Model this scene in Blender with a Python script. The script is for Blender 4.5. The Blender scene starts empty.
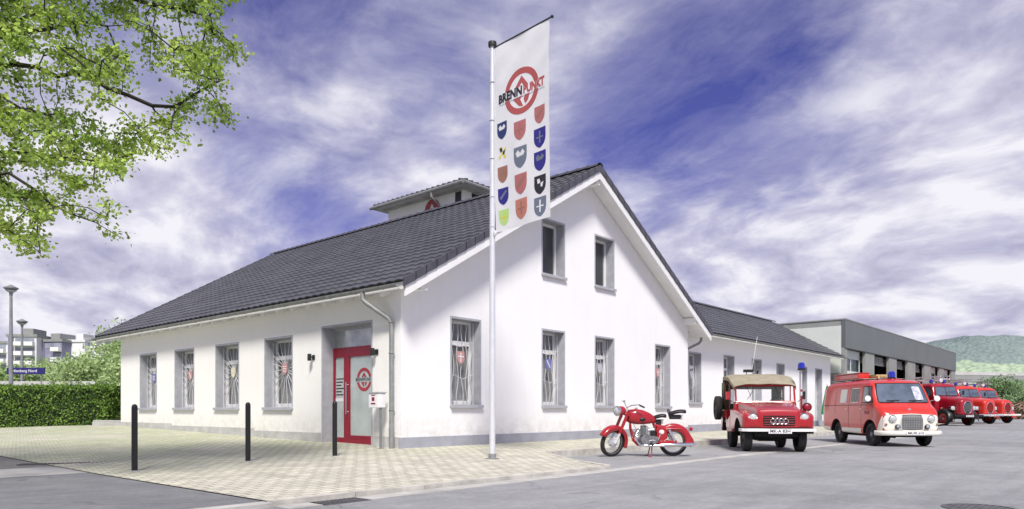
import bpy, bmesh, math, random
from mathutils import Vector, Matrix, noise
R = math.radians
random.seed(7)
sc = bpy.context.scene
col = sc.collection

# ------------------------------------------------------------------ camera frame (metres)
CAM = (-9.72, -11.66, 1.0)
RT = (0.6604, -0.7508)
FW = (0.7508, 0.6604)
def V(X, Y, Z=0.0):
    """a point X metres to the right of and Y metres ahead of the photographer, Z above the road"""
    return Vector((CAM[0] + RT[0]*X + FW[0]*Y, CAM[1] + RT[1]*X + FW[1]*Y, Z))

# ------------------------------------------------------------------ materials
def mat(name, base, rough=0.6, metal=0.0, var=0.0, vscale=8.0, bump=0.0, bscale=60.0, coat=0.0, base2=None, spec=None, island=0.0, trans=0.0, emit=None):
    m = bpy.data.materials.new(name); m.use_nodes = True
    nt = m.node_tree; N = nt.nodes; L = nt.links
    b = N['Principled BSDF']
    b.inputs['Base Color'].default_value = (*base, 1)
    b.inputs['Roughness'].default_value = rough
    b.inputs['Metallic'].default_value = metal
    if coat: b.inputs['Coat Weight'].default_value = coat; b.inputs['Coat Roughness'].default_value = 0.05
    if spec is not None: b.inputs['Specular IOR Level'].default_value = spec
    tc = N.new('ShaderNodeTexCoord')
    c = None
    if var or base2:
        n = N.new('ShaderNodeTexNoise'); n.inputs['Scale'].default_value = vscale; n.inputs['Detail'].default_value = 6; n.inputs['Roughness'].default_value = .6
        L.new(tc.outputs['Object'], n.inputs['Vector'])
        r = N.new('ShaderNodeValToRGB'); L.new(n.outputs['Fac'], r.inputs['Fac'])
        b2 = base2 if base2 else tuple(x*(1-var) for x in base)
        b1 = base if base2 else tuple(min(1, x*(1+var*.6)) for x in base)
        r.color_ramp.elements[0].position = .35; r.color_ramp.elements[0].color = (*b2, 1)
        r.color_ramp.elements[1].position = .65; r.color_ramp.elements[1].color = (*b1, 1)
        c = r.outputs['Color']
    if island:
        g = N.new('ShaderNodeNewGeometry')
        h = N.new('ShaderNodeHueSaturation')
        mp = N.new('ShaderNodeMapRange'); L.new(g.outputs['Random Per Island'], mp.inputs['Value'])
        mp.inputs['To Min'].default_value = 1-island; mp.inputs['To Max'].default_value = 1+island
        L.new(mp.outputs['Result'], h.inputs['Value'])
        if c: L.new(c, h.inputs['Color'])
        else: h.inputs['Color'].default_value = (*base, 1)
        c = h.outputs['Color']
    if c: L.new(c, b.inputs['Base Color'])
    if bump:
        n2 = N.new('ShaderNodeTexNoise'); n2.inputs['Scale'].default_value = bscale; n2.inputs['Detail'].default_value = 5
        L.new(tc.outputs['Object'], n2.inputs['Vector'])
        bp = N.new('ShaderNodeBump'); bp.inputs['Strength'].default_value = bump; bp.inputs['Distance'].default_value = .02
        L.new(n2.outputs['Fac'], bp.inputs['Height']); L.new(bp.outputs['Normal'], b.inputs['Normal'])
    if trans:
        t = N.new('ShaderNodeBsdfTranslucent'); mx = N.new('ShaderNodeMixShader'); mx.inputs[0].default_value = trans
        if c: L.new(c, t.inputs['Color'])
        else: t.inputs['Color'].default_value = (*base, 1)
        L.new(b.outputs[0], mx.inputs[1]); L.new(t.outputs[0], mx.inputs[2])
        L.new(mx.outputs[0], N['Material Output'].inputs['Surface'])
    if emit:
        b.inputs['Emission Color'].default_value = (*emit[:3], 1); b.inputs['Emission Strength'].default_value = emit[3]
    return m

def glass(name, tint=(.02,.025,.03), tr=0.55, rough=.03):
    m = bpy.data.materials.new(name); m.use_nodes = True
    nt = m.node_tree; N = nt.nodes; L = nt.links
    b = N['Principled BSDF']; b.inputs['Base Color'].default_value = (*tint, 1); b.inputs['Roughness'].default_value = rough
    b.inputs['Specular IOR Level'].default_value = .8
    t = N.new('ShaderNodeBsdfTransparent'); mx = N.new('ShaderNodeMixShader'); mx.inputs[0].default_value = tr
    L.new(b.outputs[0], mx.inputs[1]); L.new(t.outputs[0], mx.inputs[2]); L.new(mx.outputs[0], N['Material Output'].inputs['Surface'])
    return m

M = {}
M['stucco'] = mat('stucco', (.89,.89,.90), .9, var=.035, vscale=.7, bump=.25, bscale=180)
M['stucco_sunlit'] = mat('stucco_sunlit', (.90,.89,.84), .9, var=.05, vscale=.9, bump=.25, bscale=180)
M['plinth'] = mat('plinth', (.36,.37,.42), .9, var=.12, vscale=2.5, bump=.4, bscale=120)
M['plinth_pale'] = mat('plinth_pale', (.50,.50,.48), .9, var=.18, vscale=2.5, bump=.4, bscale=120)
M['white'] = mat('white_paint', (.82,.82,.82), .45, var=.04, vscale=3)
M['grey_trim'] = mat('grey_trim', (.40,.41,.45), .6, var=.12, vscale=5)
M['pane'] = glass('window_pane', (.14,.15,.16), .72)
M['curtain'] = mat('curtain', (.85,.86,.86), .9, var=.1, vscale=8, trans=.3)
M['steel'] = mat('grille_steel', (.66,.67,.69), .45, .2, var=.1)
M['zinc'] = mat('zinc', (.27,.28,.28), .55, .25, var=.15, vscale=6)
M['chrome'] = mat('chrome', (.78,.78,.78), .12, 1.0)
M['red'] = mat('red_gloss', (.36,.006,.012), .28, coat=.7, var=.08, vscale=3)
M['orange_red'] = mat('orange_red_gloss', (.58,.030,.018), .3, coat=.6, var=.08, vscale=2)
M['crimson'] = mat('crimson_gloss', (.32,.005,.018), .3, coat=.6, var=.08, vscale=2)
M['door_red'] = mat('door_red', (.27,.006,.025), .35, var=.1)
M['black'] = mat('black_paint', (.012,.012,.013), .4)
M['rubber'] = mat('rubber', (.022,.021,.02), .85, bump=.3, bscale=90, var=.3, vscale=12)
M['dark'] = mat('underbody', (.012,.012,.012), .9)
M['cream'] = mat('cream_paint', (.76,.74,.66), .35, coat=.4, var=.05)
M['canvas'] = mat('canvas', (.31,.28,.20), .95, var=.15, vscale=5, bump=.4, bscale=14)
M['canvas_green'] = mat('canvas_green', (.14,.17,.10), .95, var=.2, vscale=6, bump=.4, bscale=14)
M['carglass'] = glass('car_glass', (.05,.07,.09), .22)
M['clearglass'] = glass('clear_glass', (.25,.27,.3), .86)
M['blue_lamp'] = mat('blue_lamp', (.01,.02,.35), .15, coat=.6)
M['lens'] = mat('lamp_lens', (.50,.52,.52), .15, coat=.8)
M['wood'] = mat('pale_wood', (.55,.42,.20), .7, var=.25, vscale=10)
M['aluminium'] = mat('aluminium', (.68,.69,.71), .35, .7, var=.08)
M['engine_metal'] = mat('engine_metal', (.30,.30,.31), .35, .7, var=.35, vscale=18)
M['iron'] = mat('cast_iron', (.10,.10,.105), .7, var=.3, vscale=9)
M['pole_white'] = mat('pole_white', (.72,.73,.76), .35, .3, var=.05)
M['anthracite'] = mat('anthracite', (.02,.022,.024), .5, var=.15, vscale=20)
M['letter_black'] = mat('letter_black', (.02,.02,.03), .6)
M['flag'] = mat('flag_cloth', (.84,.84,.86), .85, var=.04, vscale=3, trans=.3)
M['flag_red'] = mat('flag_red', (.46,.10,.10), .8, trans=.2)
M['flag_rose'] = mat('flag_rose', (.48,.17,.18), .8, trans=.2)
M['flag_orange'] = mat('flag_orange', (.55,.22,.17), .8, trans=.2)
M['flag_blue'] = mat('flag_blue', (.035,.03,.26), .8, trans=.2)
M['flag_navy'] = mat('flag_navy', (.03,.05,.17), .8, trans=.2)
M['flag_grey'] = mat('flag_grey', (.17,.20,.27), .8, trans=.2)
M['flag_brown'] = mat('flag_brown', (.36,.18,.14), .8, trans=.2)
M['flag_green'] = mat('flag_green', (.50,.72,.28), .8, trans=.2)
M['flag_yellow'] = mat('flag_yellow', (.75,.65,.08), .8, trans=.2)
M['flag_white'] = mat('flag_white', (.82,.82,.85), .8, trans=.2)
M['sign_blue'] = mat('sign_blue', (.02,.02,.14), .4)
M['concrete'] = mat('concrete', (.42,.42,.40), .9, var=.2, vscale=2, bump=.3, bscale=30)
M['bark'] = mat('bark', (.035,.028,.022), .95, bump=.6, bscale=25, var=.3, vscale=6)
M['leaf'] = mat('maple_leaf', (.50,.63,.13), .5, island=.5, base2=(.23,.37,.06), vscale=1.2, trans=.45)
M['leaf_dark'] = mat('hedge_leaf', (.20,.33,.05), .6, island=.5, base2=(.08,.17,.025), vscale=2.5, trans=.25)
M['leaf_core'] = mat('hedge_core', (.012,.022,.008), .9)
M['leaf_far'] = mat('far_leaf', (.44,.56,.25), .8, island=.25, base2=(.30,.43,.17), vscale=.4, trans=.3)  # paled base puts a little distance haze into the leaf colour
M['leaf_far2'] = mat('far_leaf_dark', (.30,.42,.21), .8, island=.25, base2=(.20,.31,.14), vscale=.3, trans=.3)

# ------------------------------------------------------------------ mesh helpers
class B:
    """collects shapes into one bmesh"""
    def __init__(s): s.bm = bmesh.new()
    def face(s, pts):
        vs = [s.bm.verts.new(p) for p in pts]
        try: return s.bm.faces.new(vs)
        except ValueError: return None
    def grid(s, rows, closed=False, cap=False):
        vv = [[s.bm.verts.new(p) for p in r] for r in rows]
        n = len(vv[0])
        for i in range(len(vv)-1):
            for j in range(n if closed else n-1):
                k = (j+1) % n
                s.bm.faces.new((vv[i][j], vv[i][k], vv[i+1][k], vv[i+1][j]))
        if cap:
            s.bm.faces.new(list(reversed(vv[0]))); s.bm.faces.new(vv[-1])
        return s
    def box(s, x0, x1, y0, y1, z0, z1, rot=None, piv=None):
        ps = [Vector((x, y, z)) for z in (z0, z1) for x, y in ((x0,y0),(x1,y0),(x1,y1),(x0,y1))]
        if rot is not None:
            p = Vector(piv) if piv is not None else Vector(((x0+x1)/2, (y0+y1)/2, (z0+z1)/2))
            ps = [p + rot @ (q-p) for q in ps]
        v = [s.bm.verts.new(p) for p in ps]
        for f in ((3,2,1,0),(4,5,6,7),(0,1,5,4),(1,2,6,5),(2,3,7,6),(3,0,4,7)):
            s.bm.faces.new([v[i] for i in f])
        return s
    def prism(s, pts, vec):
        """extrude a planar polygon by vec"""
        vec = Vector(vec); a = [s.bm.verts.new(p) for p in pts]; b = [s.bm.verts.new(Vector(p)+vec) for p in pts]
        s.bm.faces.new(list(reversed(a))); s.bm.faces.new(b)
        n = len(a)
        for i in range(n): s.bm.faces.new((a[i], a[(i+1)%n], b[(i+1)%n], b[i]))
        return s
    def tube(s, pts, r, n=8, cap=True, closed=False):
        pts = [Vector(p) for p in pts]
        rr = r if isinstance(r, (list, tuple)) else [r]*len(pts)
        up = None; rows = []
        for i, p in enumerate(pts):
            if closed: d = pts[(i+1)%len(pts)] - pts[i-1]
            else: d = (pts[min(i+1, len(pts)-1)] - pts[max(i-1, 0)])
            d.normalize()
            if up is None:
                up = Vector((0,0,1)) if abs(d.z) < .9 else Vector((1,0,0))
            a = d.cross(up).normalized(); up = a.cross(d).normalized()
            rows.append([p + (a*math.cos(t)+up*math.sin(t))*rr[i] for t in [2*math.pi*k/n for k in range(n)]])
        if closed: rows.append(rows[0])
        s.grid(rows, True, cap and not closed)
        return s
    def lathe(s, prof, n=24, mtx=None, cap=True):
        """prof: (radius, height) pairs about local z"""
        rows = []
        for r, h in prof:
            row = [Vector((r*math.cos(2*math.pi*k/n), r*math.sin(2*math.pi*k/n), h)) for k in range(n)]
            if mtx is not None: row = [mtx @ q for q in row]
            rows.append(row)
        s.grid(rows, True, cap)
        return s
    def ell(s, c, r, nu=14, nv=9, mtx=None):
        c = Vector(c); rows = []
        for i in range(1, nv):
            t = math.pi*i/nv
            row = [Vector((r[0]*math.sin(t)*math.cos(2*math.pi*k/nu), r[1]*math.sin(t)*math.sin(2*math.pi*k/nu), r[2]*math.cos(t))) for k in range(nu)]
            if mtx is not None: row = [mtx @ q for q in row]
            rows.append([c+q for q in row])
        s.grid(rows, True, True)
        return s

def link(o, parent=None, loc=None, rz=None, rot=None):
    col.objects.link(o)
    if parent is not None: o.parent = parent
    if loc is not None: o.location = loc
    if rz is not None: o.rotation_euler = (0, 0, rz)
    if rot is not None: o.rotation_euler = rot
    return o
def obj(name, b, m, parent=None, loc=None, rz=None, smooth=False, bevel=0, sub=0, label=None, rot=None, ang=35):
    bm = b.bm if isinstance(b, B) else b
    bmesh.ops.remove_doubles(bm, verts=bm.verts, dist=1e-5)
    bmesh.ops.recalc_face_normals(bm, faces=bm.faces)
    me = bpy.data.meshes.new(name); bm.to_mesh(me); bm.free()
    me.materials.append(M[m] if isinstance(m, str) else m)
    o = bpy.data.objects.new(name, me)
    if smooth:
        me.polygons.foreach_set('use_smooth', [True]*len(me.polygons))
        try: me.set_sharp_from_angle(angle=R(ang))
        except Exception: pass
    if bevel:
        md = o.modifiers.new('bevel', 'BEVEL'); md.width = bevel; md.segments = 2; md.limit_method = 'ANGLE'; md.angle_limit = R(40)
    if sub:
        md = o.modifiers.new('sub', 'SUBSURF'); md.levels = sub; md.render_levels = sub
    link(o, parent, loc, rz, rot)
    if label: o['label'] = label
    return o
def thing(name, label, cat, loc=(0,0,0), rz=0, group=None):
    o = bpy.data.objects.new(name, None); o.empty_display_size = .2
    link(o, None, loc, rz)
    o['label'] = label; o['category'] = cat
    if group: o['group'] = group
    return o
def tag(o, label, cat, group=None):
    o['label'] = label; o['category'] = cat
    if group: o['group'] = group
    return o
def struct(name, b, m, smooth=False):
    o = obj(name, b, m, smooth=smooth); o['kind'] = 'structure'; return o
def cut(o, cutter, selfx=False):
    """carve real openings, then bake"""
    bm = cutter.bm; bmesh.ops.recalc_face_normals(bm, faces=bm.faces)
    me = bpy.data.meshes.new('opening'); bm.to_mesh(me); bm.free()
    c = bpy.data.objects.new('opening', me); col.objects.link(c); bpy.context.view_layer.update(); c.matrix_world = o.matrix_world.copy(); bpy.context.view_layer.update()
    md = o.modifiers.new('cut', 'BOOLEAN'); md.operation = 'DIFFERENCE'; md.solver = 'EXACT'; md.use_self = selfx; md.object = c
    sm = o.modifiers.find('bevel')
    dg = bpy.context.evaluated_depsgraph_get(); dg.update()
    new = bpy.data.meshes.new_from_object(o.evaluated_get(dg))
    old = o.data; o.modifiers.clear(); o.data = new; new.name = old.name
    bpy.data.objects.remove(c); bpy.data.meshes.remove(me)
    return o
def text_mesh(txt, size=1.0, cx=True, bold=0.0):
    """flat outline of a line of writing as (verts, faces), centred on 0"""
    cu = bpy.data.curves.new('writing', 'FONT'); cu.body = txt; cu.size = size; cu.align_x = 'CENTER' if cx else 'LEFT'; cu.align_y = 'CENTER'
    cu.offset = bold; cu.resolution_u = 2
    o = bpy.data.objects.new('writing', cu); col.objects.link(o)
    dg = bpy.context.evaluated_depsgraph_get(); dg.update()
    me = bpy.data.meshes.new_from_object(o.evaluated_get(dg))
    vs = [tuple(v.co) for v in me.vertices]; fs = [tuple(p.vertices) for p in me.polygons]
    bpy.data.objects.remove(o); bpy.data.curves.remove(cu); bpy.data.meshes.remove(me)
    return vs, fs
def add_text(b, txt, size, fn, bold=0.0, wid=None):
    vs, fs = text_mesh(txt, size, True, bold)
    if wid and vs:
        w = max(v[0] for v in vs) - min(v[0] for v in vs); k = wid/w
        vs = [(v[0]*k, v[1], 0) for v in vs]
    vv = [b.bm.verts.new(fn(v[0], v[1])) for v in vs]
    for f in fs:
        try: b.bm.faces.new([vv[i] for i in f])
        except ValueError: pass
def lerp(a, b, t): return a + (b-a)*t
def clamp(x, a=0., b=1.): return max(a, min(b, x))
def sstep(t): t = clamp(t); return t*t*(3-2*t)
def rotx(a): return Matrix.Rotation(a, 3, 'X')
def roty(a): return Matrix.Rotation(a, 3, 'Y')
def rotz_(a): return Matrix.Rotation(a, 3, 'Z')
AX = Matrix.Rotation(R(90), 3, 'Y')     # lathe axis z -> x
AY = Matrix.Rotation(R(90), 3, 'X')     # lathe axis z -> -y
def shift(m, v):
    m4 = m.to_4x4(); m4.translation = Vector(v); return m4

SHIELD = [(-.5,.5),(.5,.5),(.5,-.02),(.46,-.2),(.36,-.36),(.2,-.48),(0,-.56),(-.2,-.48),(-.36,-.36),(-.46,-.2),(-.5,-.02)]
# ================================================================== GROUND
def G(x, y):
    fx = clamp((x+5.8)/5.8)
    z = .05 + .14*fx*sstep((y+4.9)/4.9)
    if y > 0: z += .26*(min(y, 18)/15)*(.45+.55*fx) if x < 1 else 0
    return z
def nmat(name):
    m = bpy.data.materials.new(name); m.use_nodes = True
    return m, m.node_tree.nodes, m.node_tree.links, m.node_tree.nodes['Principled BSDF']
def ramp(N, L, src, stops):
    r = N.new('ShaderNodeValToRGB'); L.new(src, r.inputs['Fac'])
    e = r.color_ramp.elements
    while len(e) < len(stops): e.new(.5)
    for k, (p, c) in enumerate(stops): e[k].position = p; e[k].color = (*c, 1)
    return r.outputs['Color']
def nz(N, L, src, scale, detail=5, rough=.6, sx=None):
    n = N.new('ShaderNodeTexNoise'); n.inputs['Scale'].default_value = scale; n.inputs['Detail'].default_value = detail; n.inputs['Roughness'].default_value = rough
    if sx:
        mp = N.new('ShaderNodeMapping'); mp.inputs['Scale'].default_value = sx; L.new(src, mp.inputs['Vector']); src = mp.outputs[0]
    L.new(src, n.inputs['Vector']); return n.outputs['Fac']
def mixc(N, L, fac, a, b, mode='MIX'):
    m = N.new('ShaderNodeMix'); m.data_type = 'RGBA'; m.blend_type = mode
    for s_, v in ((m.inputs[0], fac), (m.inputs[6], a), (m.inputs[7], b)):
        if isinstance(v, (int, float)): s_.default_value = v
        elif isinstance(v, tuple): s_.default_value = (*v, 1)
        else: L.new(v, s_)
    return m.outputs[2]

def asphalt(name, c1, c2, patch):
    m, N, L, b = nmat(name); tc = N.new('ShaderNodeTexCoord').outputs['Object']
    big = ramp(N, L, nz(N, L, tc, .22, 6, .65, (1, .55, 1)), [(.36, c1), (.62, c2)])
    mid = mixc(N, L, ramp(N, L, nz(N, L, tc, 1.7, 6, .7), [(.45, (0,0,0)), (.75, (.5,.5,.5))]), big, patch)
    fine = mixc(N, L, .55, mid, ramp(N, L, nz(N, L, tc, 95, 3, .8), [(.3, (.35,.35,.35)), (.5, (.95,.95,.95)), (.68, (1.25,1.25,1.22))]), 'MULTIPLY')
    fine = mixc(N, L, .75, fine, ramp(N, L, nz(N, L, tc, 16, 8, .85), [(.32, (.66,.66,.67)), (.52, (1,1,1)), (.68, (1.16,1.16,1.15))]), 'MULTIPLY')
    fine = mixc(N, L, .6, fine, ramp(N, L, nz(N, L, tc, 1.0, 6, .7, (.25,3.2,1)), [(.34, (.80,.80,.81)), (.55, (1.06,1.06,1.06))]), 'MULTIPLY')
    spot = ramp(N, L, nz(N, L, tc, 2.3, 3, .5), [(.25, (.55,.55,.56)), (.31, (1,1,1))]); fine = mixc(N, L, .8, fine, spot, 'MULTIPLY')
    # cracks / sealed joints
    v = N.new('ShaderNodeTexVoronoi'); v.feature = 'DISTANCE_TO_EDGE'; v.inputs['Scale'].default_value = .12
    wn = N.new('ShaderNodeTexNoise'); wn.inputs['Scale'].default_value = .6; wn.inputs['Detail'].default_value = 6; L.new(tc, wn.inputs['Vector'])
    ad = N.new('ShaderNodeVectorMath'); ad.operation = 'MULTIPLY_ADD'; L.new(wn.outputs['Color'], ad.inputs[0]); ad.inputs[1].default_value = (2.2,2.2,0); L.new(tc, ad.inputs[2])
    L.new(ad.outputs[0], v.inputs['Vector'])
    cr = ramp(N, L, v.outputs['Distance'], [(.0, (.45,.45,.47)), (.0025, (1,1,1))])
    L.new(mixc(N, L, .5, fine, cr, 'MULTIPLY'), b.inputs['Base Color']); b.inputs['Roughness'].default_value = .85
    bp = N.new('ShaderNodeBump'); bp.inputs['Strength'].default_value = .35; bp.inputs['Distance'].default_value = .01
    L.new(nz(N, L, tc, 120, 3), bp.inputs['Height']); L.new(bp.outputs[0], b.inputs['Normal'])
    return m
M['asphalt'] = asphalt('asphalt', (.225,.23,.236), (.325,.33,.334), (.43,.43,.43))
M['asphalt_side'] = asphalt('asphalt_side', (.165,.17,.18), (.225,.23,.237), (.30,.30,.30))
M['asphalt_brown'] = asphalt('asphalt_brown', (.20,.19,.17), (.28,.27,.24), (.34,.33,.28))

def paving(name):
    m, N, L, b = nmat(name); tc = N.new('ShaderNodeTexCoord').outputs['Object']
    br = N.new('ShaderNodeTexBrick'); L.new(tc, br.inputs['Vector']); br.inputs['Scale'].default_value = 1
    br.inputs['Brick Width'].default_value = .24; br.inputs['Row Height'].default_value = .16; br.inputs['Mortar Size'].default_value = .012
    br.inputs['Mortar Smooth'].default_value = .25; br.inputs['Bias'].default_value = 0
    br.inputs['Color1'].default_value = (.70,.68,.59,1); br.inputs['Color2'].default_value = (.54,.525,.465,1)
    sx = N.new('ShaderNodeSeparateXYZ'); L.new(tc, sx.inputs[0])
    # moss in the joints of the yard, more of it away from the doors
    g = N.new('ShaderNodeMapRange'); L.new(sx.outputs['Y'], g.inputs['Value']); g.inputs['From Min'].default_value = -2.5; g.inputs['From Max'].default_value = 3.5
    ms = ramp(N, L, nz(N, L, tc, .45, 5), [(.34, (.12,.12,.12)), (.55, (1,1,1))])
    mg = N.new('ShaderNodeMath'); mg.operation = 'MULTIPLY'; L.new(g.outputs[0], mg.inputs[0]); L.new(ms, mg.inputs[1])
    L.new(mixc(N, L, mg.outputs[0], (.28,.26,.18), (.14,.22,.04)), br.inputs['Mortar'])
    c = br.outputs['Color']
    c = mixc(N, L, .55, c, ramp(N, L, nz(N, L, tc, 1.1, 7, .7), [(.25, (.62,.60,.57)), (.7, (1.12,1.11,1.06))]), 'MULTIPLY')
    c = mixc(N, L, .6, c, ramp(N, L, nz(N, L, tc, 14, 6, .8), [(.3, (.7,.7,.68)), (.7, (1.1,1.1,1.08))]), 'MULTIPLY')
    f2 = N.new('ShaderNodeMath'); f2.operation = 'MULTIPLY'; L.new(mg.outputs[0], f2.inputs[0]); L.new(ramp(N, L, nz(N, L, tc, 9, 6, .8), [(.4, (0,0,0)), (.7, (.8,.8,.8))]), f2.inputs[1])
    c = mixc(N, L, f2.outputs[0], c, (.30,.37,.13))
    L.new(c, b.inputs['Base Color']); b.inputs['Roughness'].default_value = .9
    bp = N.new('ShaderNodeBump'); bp.inputs['Strength'].default_value = .6; bp.inputs['Distance'].default_value = .012; bp.invert = True
    L.new(br.outputs['Fac'], bp.inputs['Height']); L.new(bp.outputs[0], b.inputs['Normal'])
    return m
M['paving'] = paving('block_paving')
M['kerb'] = mat('kerb_stone', (.52,.50,.45), .9, var=.25, vscale=3, bump=.4, bscale=50)
M['line'] = mat('gutter_stone', (.47,.46,.43), .85, var=.2, vscale=2.0, bump=.3, bscale=60)
M['ground'] = mat('grass_ground', (.16,.22,.07), .95, base2=(.09,.14,.04), vscale=.05)

b = B(); n = 48
ring = [[Vector((0,0,-.06)) + Vector((r*math.cos(2*math.pi*k/n), r*math.sin(2*math.pi*k/n), 0)) for k in range(n)] for r in (1, 60, 400, 4000)]
b.grid(ring, True); b.bm.faces.new([v for v in b.bm.verts][:n])
struct('ground', b, 'ground')
b = B(); b.grid([[(x, y, 0) for x in (-70,-20,-5.8,0,30,60,110,190)] for y in (-70,-30,-4.9,0,8,40,90)])
struct('road', b, 'asphalt')
# paved yard and pavement
b = B()
xs = lambda a, c, k: [lerp(a, c, i/k) for i in range(k+1)]
rows = []
for y in xs(-4.78, -2.35, 8):
    xr = lerp(.55, 1.93, (y+4.78)/2.43) if y < -3.2 else lerp(1.45, 1.93, (y+3.2)/.85)
    rows.append([(x, y, G(x, y)) for x in xs(-5.8, xr, 16)])
b.grid(rows)
b.grid([[(x, y, G(x, y)) for x in xs(-5.8, 45, 60)] for y in xs(-2.35, .7, 8)])
b.grid([[(x, y, G(min(x,.9), y)) for x in xs(-5.8, .4, 12)] for y in xs(.7, 20, 24)])
struct('pavement', b, 'paving')
b = B(); b.grid([[(x, y, G(-5.8, y)-.012) for x in (-60,-30,-12,-5.8)] for y in xs(-4.78, .4, 6)])
struct('side_road', b, 'asphalt_side')
b = B(); b.grid([[(x, y, G(-5.8, y)-.012) for x in (-60,-30,-12,-5.8)] for y in xs(1.95, 60, 30)])
struct('side_lane', b, 'asphalt_brown')
b = B(); b.grid([[(x, y, G(-5.8, y)-.010) for x in (-60,-30,-12,-5.8)] for y in xs(.4, 1.95, 4)])
struct('crossing_strip', b, 'line')
# kerbs: individual stones with open joints
b = B()
def kerb(b, p, q, w, zt, zb, step=1.0):
    p = Vector(p); q = Vector(q); d = (q-p); Lh = d.length; d.normalize(); nrm = Vector((-d.y, d.x, 0)); k = max(1, int(Lh/step))
    for i in range(k):
        a = p + d*(Lh*i/k + .006); c = p + d*(Lh*(i+1)/k - .006)
        za, zc = zt(a.x, a.y), zt(c.x, c.y)
        pts = [a, c, c+nrm*w, a+nrm*w]; zz = [za, zc, zc, za]
        lo = [b.bm.verts.new((u.x, u.y, zb)) for u in pts]; hi = [b.bm.verts.new((u.x, u.y, z_)) for u, z_ in zip(pts, zz)]
        b.bm.faces.new(hi)
        for j in range(4): b.bm.faces.new((lo[j], lo[(j+1)%4], hi[(j+1)%4], hi[j]))
kerb(b, (-5.8,-4.9,0), (.5,-4.9,0), .12, lambda x,y: .056, -.02)
kerb(b, (.50,-4.9,0), (1.40,-3.25,0), .12, lambda x,y: .07, -.02, .5)
kerb(b, (1.40,-3.25,0), (1.93,-2.42,0), .12, lambda x,y: .10, -.02, .5)
kerb(b, (1.93,-2.46,0), (29,-2.46,0), .12, lambda x,y: G(x,-2.35)+.012, -.02)
struct('kerb', b, 'kerb')
b = B(); kerb(b, (-5.8,-5.22,0), (24,-5.22,0), .28, lambda x,y: .006, -.01, .5)
kerb(b, (-40,-4.98,0), (-5.82,-4.98,0), .2, lambda x,y: .045, -.01, 1)
struct('gutter_strip', b, 'line')

# drain covers
p = V(4.75, 7.25); b = B(); b.lathe([(.34,-.03),(.34,.008),(.29,.012),(.29,.006)], 32)
for k in range(-4, 5):
    h = math.sqrt(max(.01, .27**2-(k*.06)**2)); b.box(-h, h, k*.06-.012, k*.06+.012, .004, .013)
tag(obj('manhole_cover', b, 'iron', loc=(p.x,p.y,0)), 'round cast iron cover set in the road, near the right bottom of the photo', 'manhole cover')
b = B(); b.box(-.3,.3,-.16,.16,-.02,.006)
for k in range(10): b.box(-.27+k*.057,-.24+k*.057,-.13,.13,.0,.012)
tag(obj('drain_grate', b, 'iron', loc=(-5.1,-5.1,0)), 'rectangular iron drain grate in the gutter at the corner of the pavement', 'drain')
b = B(); b.box(-.06,.06,-.75,.75,-.02,.006)
for k in range(22): b.box(-.05,.05,-.72+k*.066,-.69+k*.066,.0,.012)
tag(obj('channel_drain', b, 'iron', loc=(-5.5,2.3,G(-5.5,2.3)), rz=R(62)), 'narrow slotted drain channel let into the yard paving left of the bollards', 'drain')

# ================================================================== PLASTER
def plaster(name, c0, grime):
    m, N, L, b = nmat(name); tc = N.new('ShaderNodeTexCoord').outputs['Object']; sx = N.new('ShaderNodeSeparateXYZ'); L.new(tc, sx.inputs[0])
    c = mixc(N, L, 1, c0, ramp(N, L, nz(N, L, tc, .8, 5, .6), [(.3,(.955,.955,.955)),(.7,(1,1,1))]), 'MULTIPLY')
    c = mixc(N, L, .32, c, ramp(N, L, nz(N, L, tc, 1.0, 5, .7, (5,5,.35)), [(.32,(.925,.92,.90)),(.5,(1,1,1))]), 'MULTIPLY')
    c = mixc(N, L, .7, c, ramp(N, L, nz(N, L, tc, 60, 3, .8), [(.3,(.93,.93,.93)),(.6,(1,1,1))]), 'MULTIPLY')
    mr = N.new('ShaderNodeMapRange'); L.new(sx.outputs['Z'], mr.inputs['Value']); mr.inputs['From Min'].default_value = .45; mr.inputs['From Max'].default_value = 1.0; mr.inputs['To Min'].default_value = 1; mr.inputs['To Max'].default_value = 0
    mu = N.new('ShaderNodeMath'); mu.operation = 'MULTIPLY'; L.new(mr.outputs[0], mu.inputs[0]); L.new(ramp(N, L, nz(N, L, tc, 3.5, 7, .75), [(.36,(0,0,0)),(.7,(1,1,1))]), mu.inputs[1])
    c = mixc(N, L, mu.outputs[0], c, grime)
    L.new(c, b.inputs['Base Color']); b.inputs['Roughness'].default_value = .92
    bp = N.new('ShaderNodeBump'); bp.inputs['Strength'].default_value = .35; bp.inputs['Distance'].default_value = .01
    L.new(nz(N, L, tc, 150, 4), bp.inputs['Height']); L.new(bp.outputs[0], b.inputs['Normal']); return m
M['stucco'] = plaster('stucco', (.90,.90,.91), (.62,.60,.56)); M['stucco_sunlit'] = plaster('stucco_sunlit', (.90,.89,.85), (.60,.57,.50))  # warm tint of the sunlit walls is put into the second plaster's colour
M['shield_red'] = mat('shield_red', (.52,.27,.26), .6); M['shield_blue'] = mat('shield_blue', (.16,.18,.42), .6); M['shield_cream'] = mat('shield_cream', (.66,.62,.42), .6); M['shield_grey'] = mat('shield_grey', (.40,.42,.47), .6)
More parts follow.
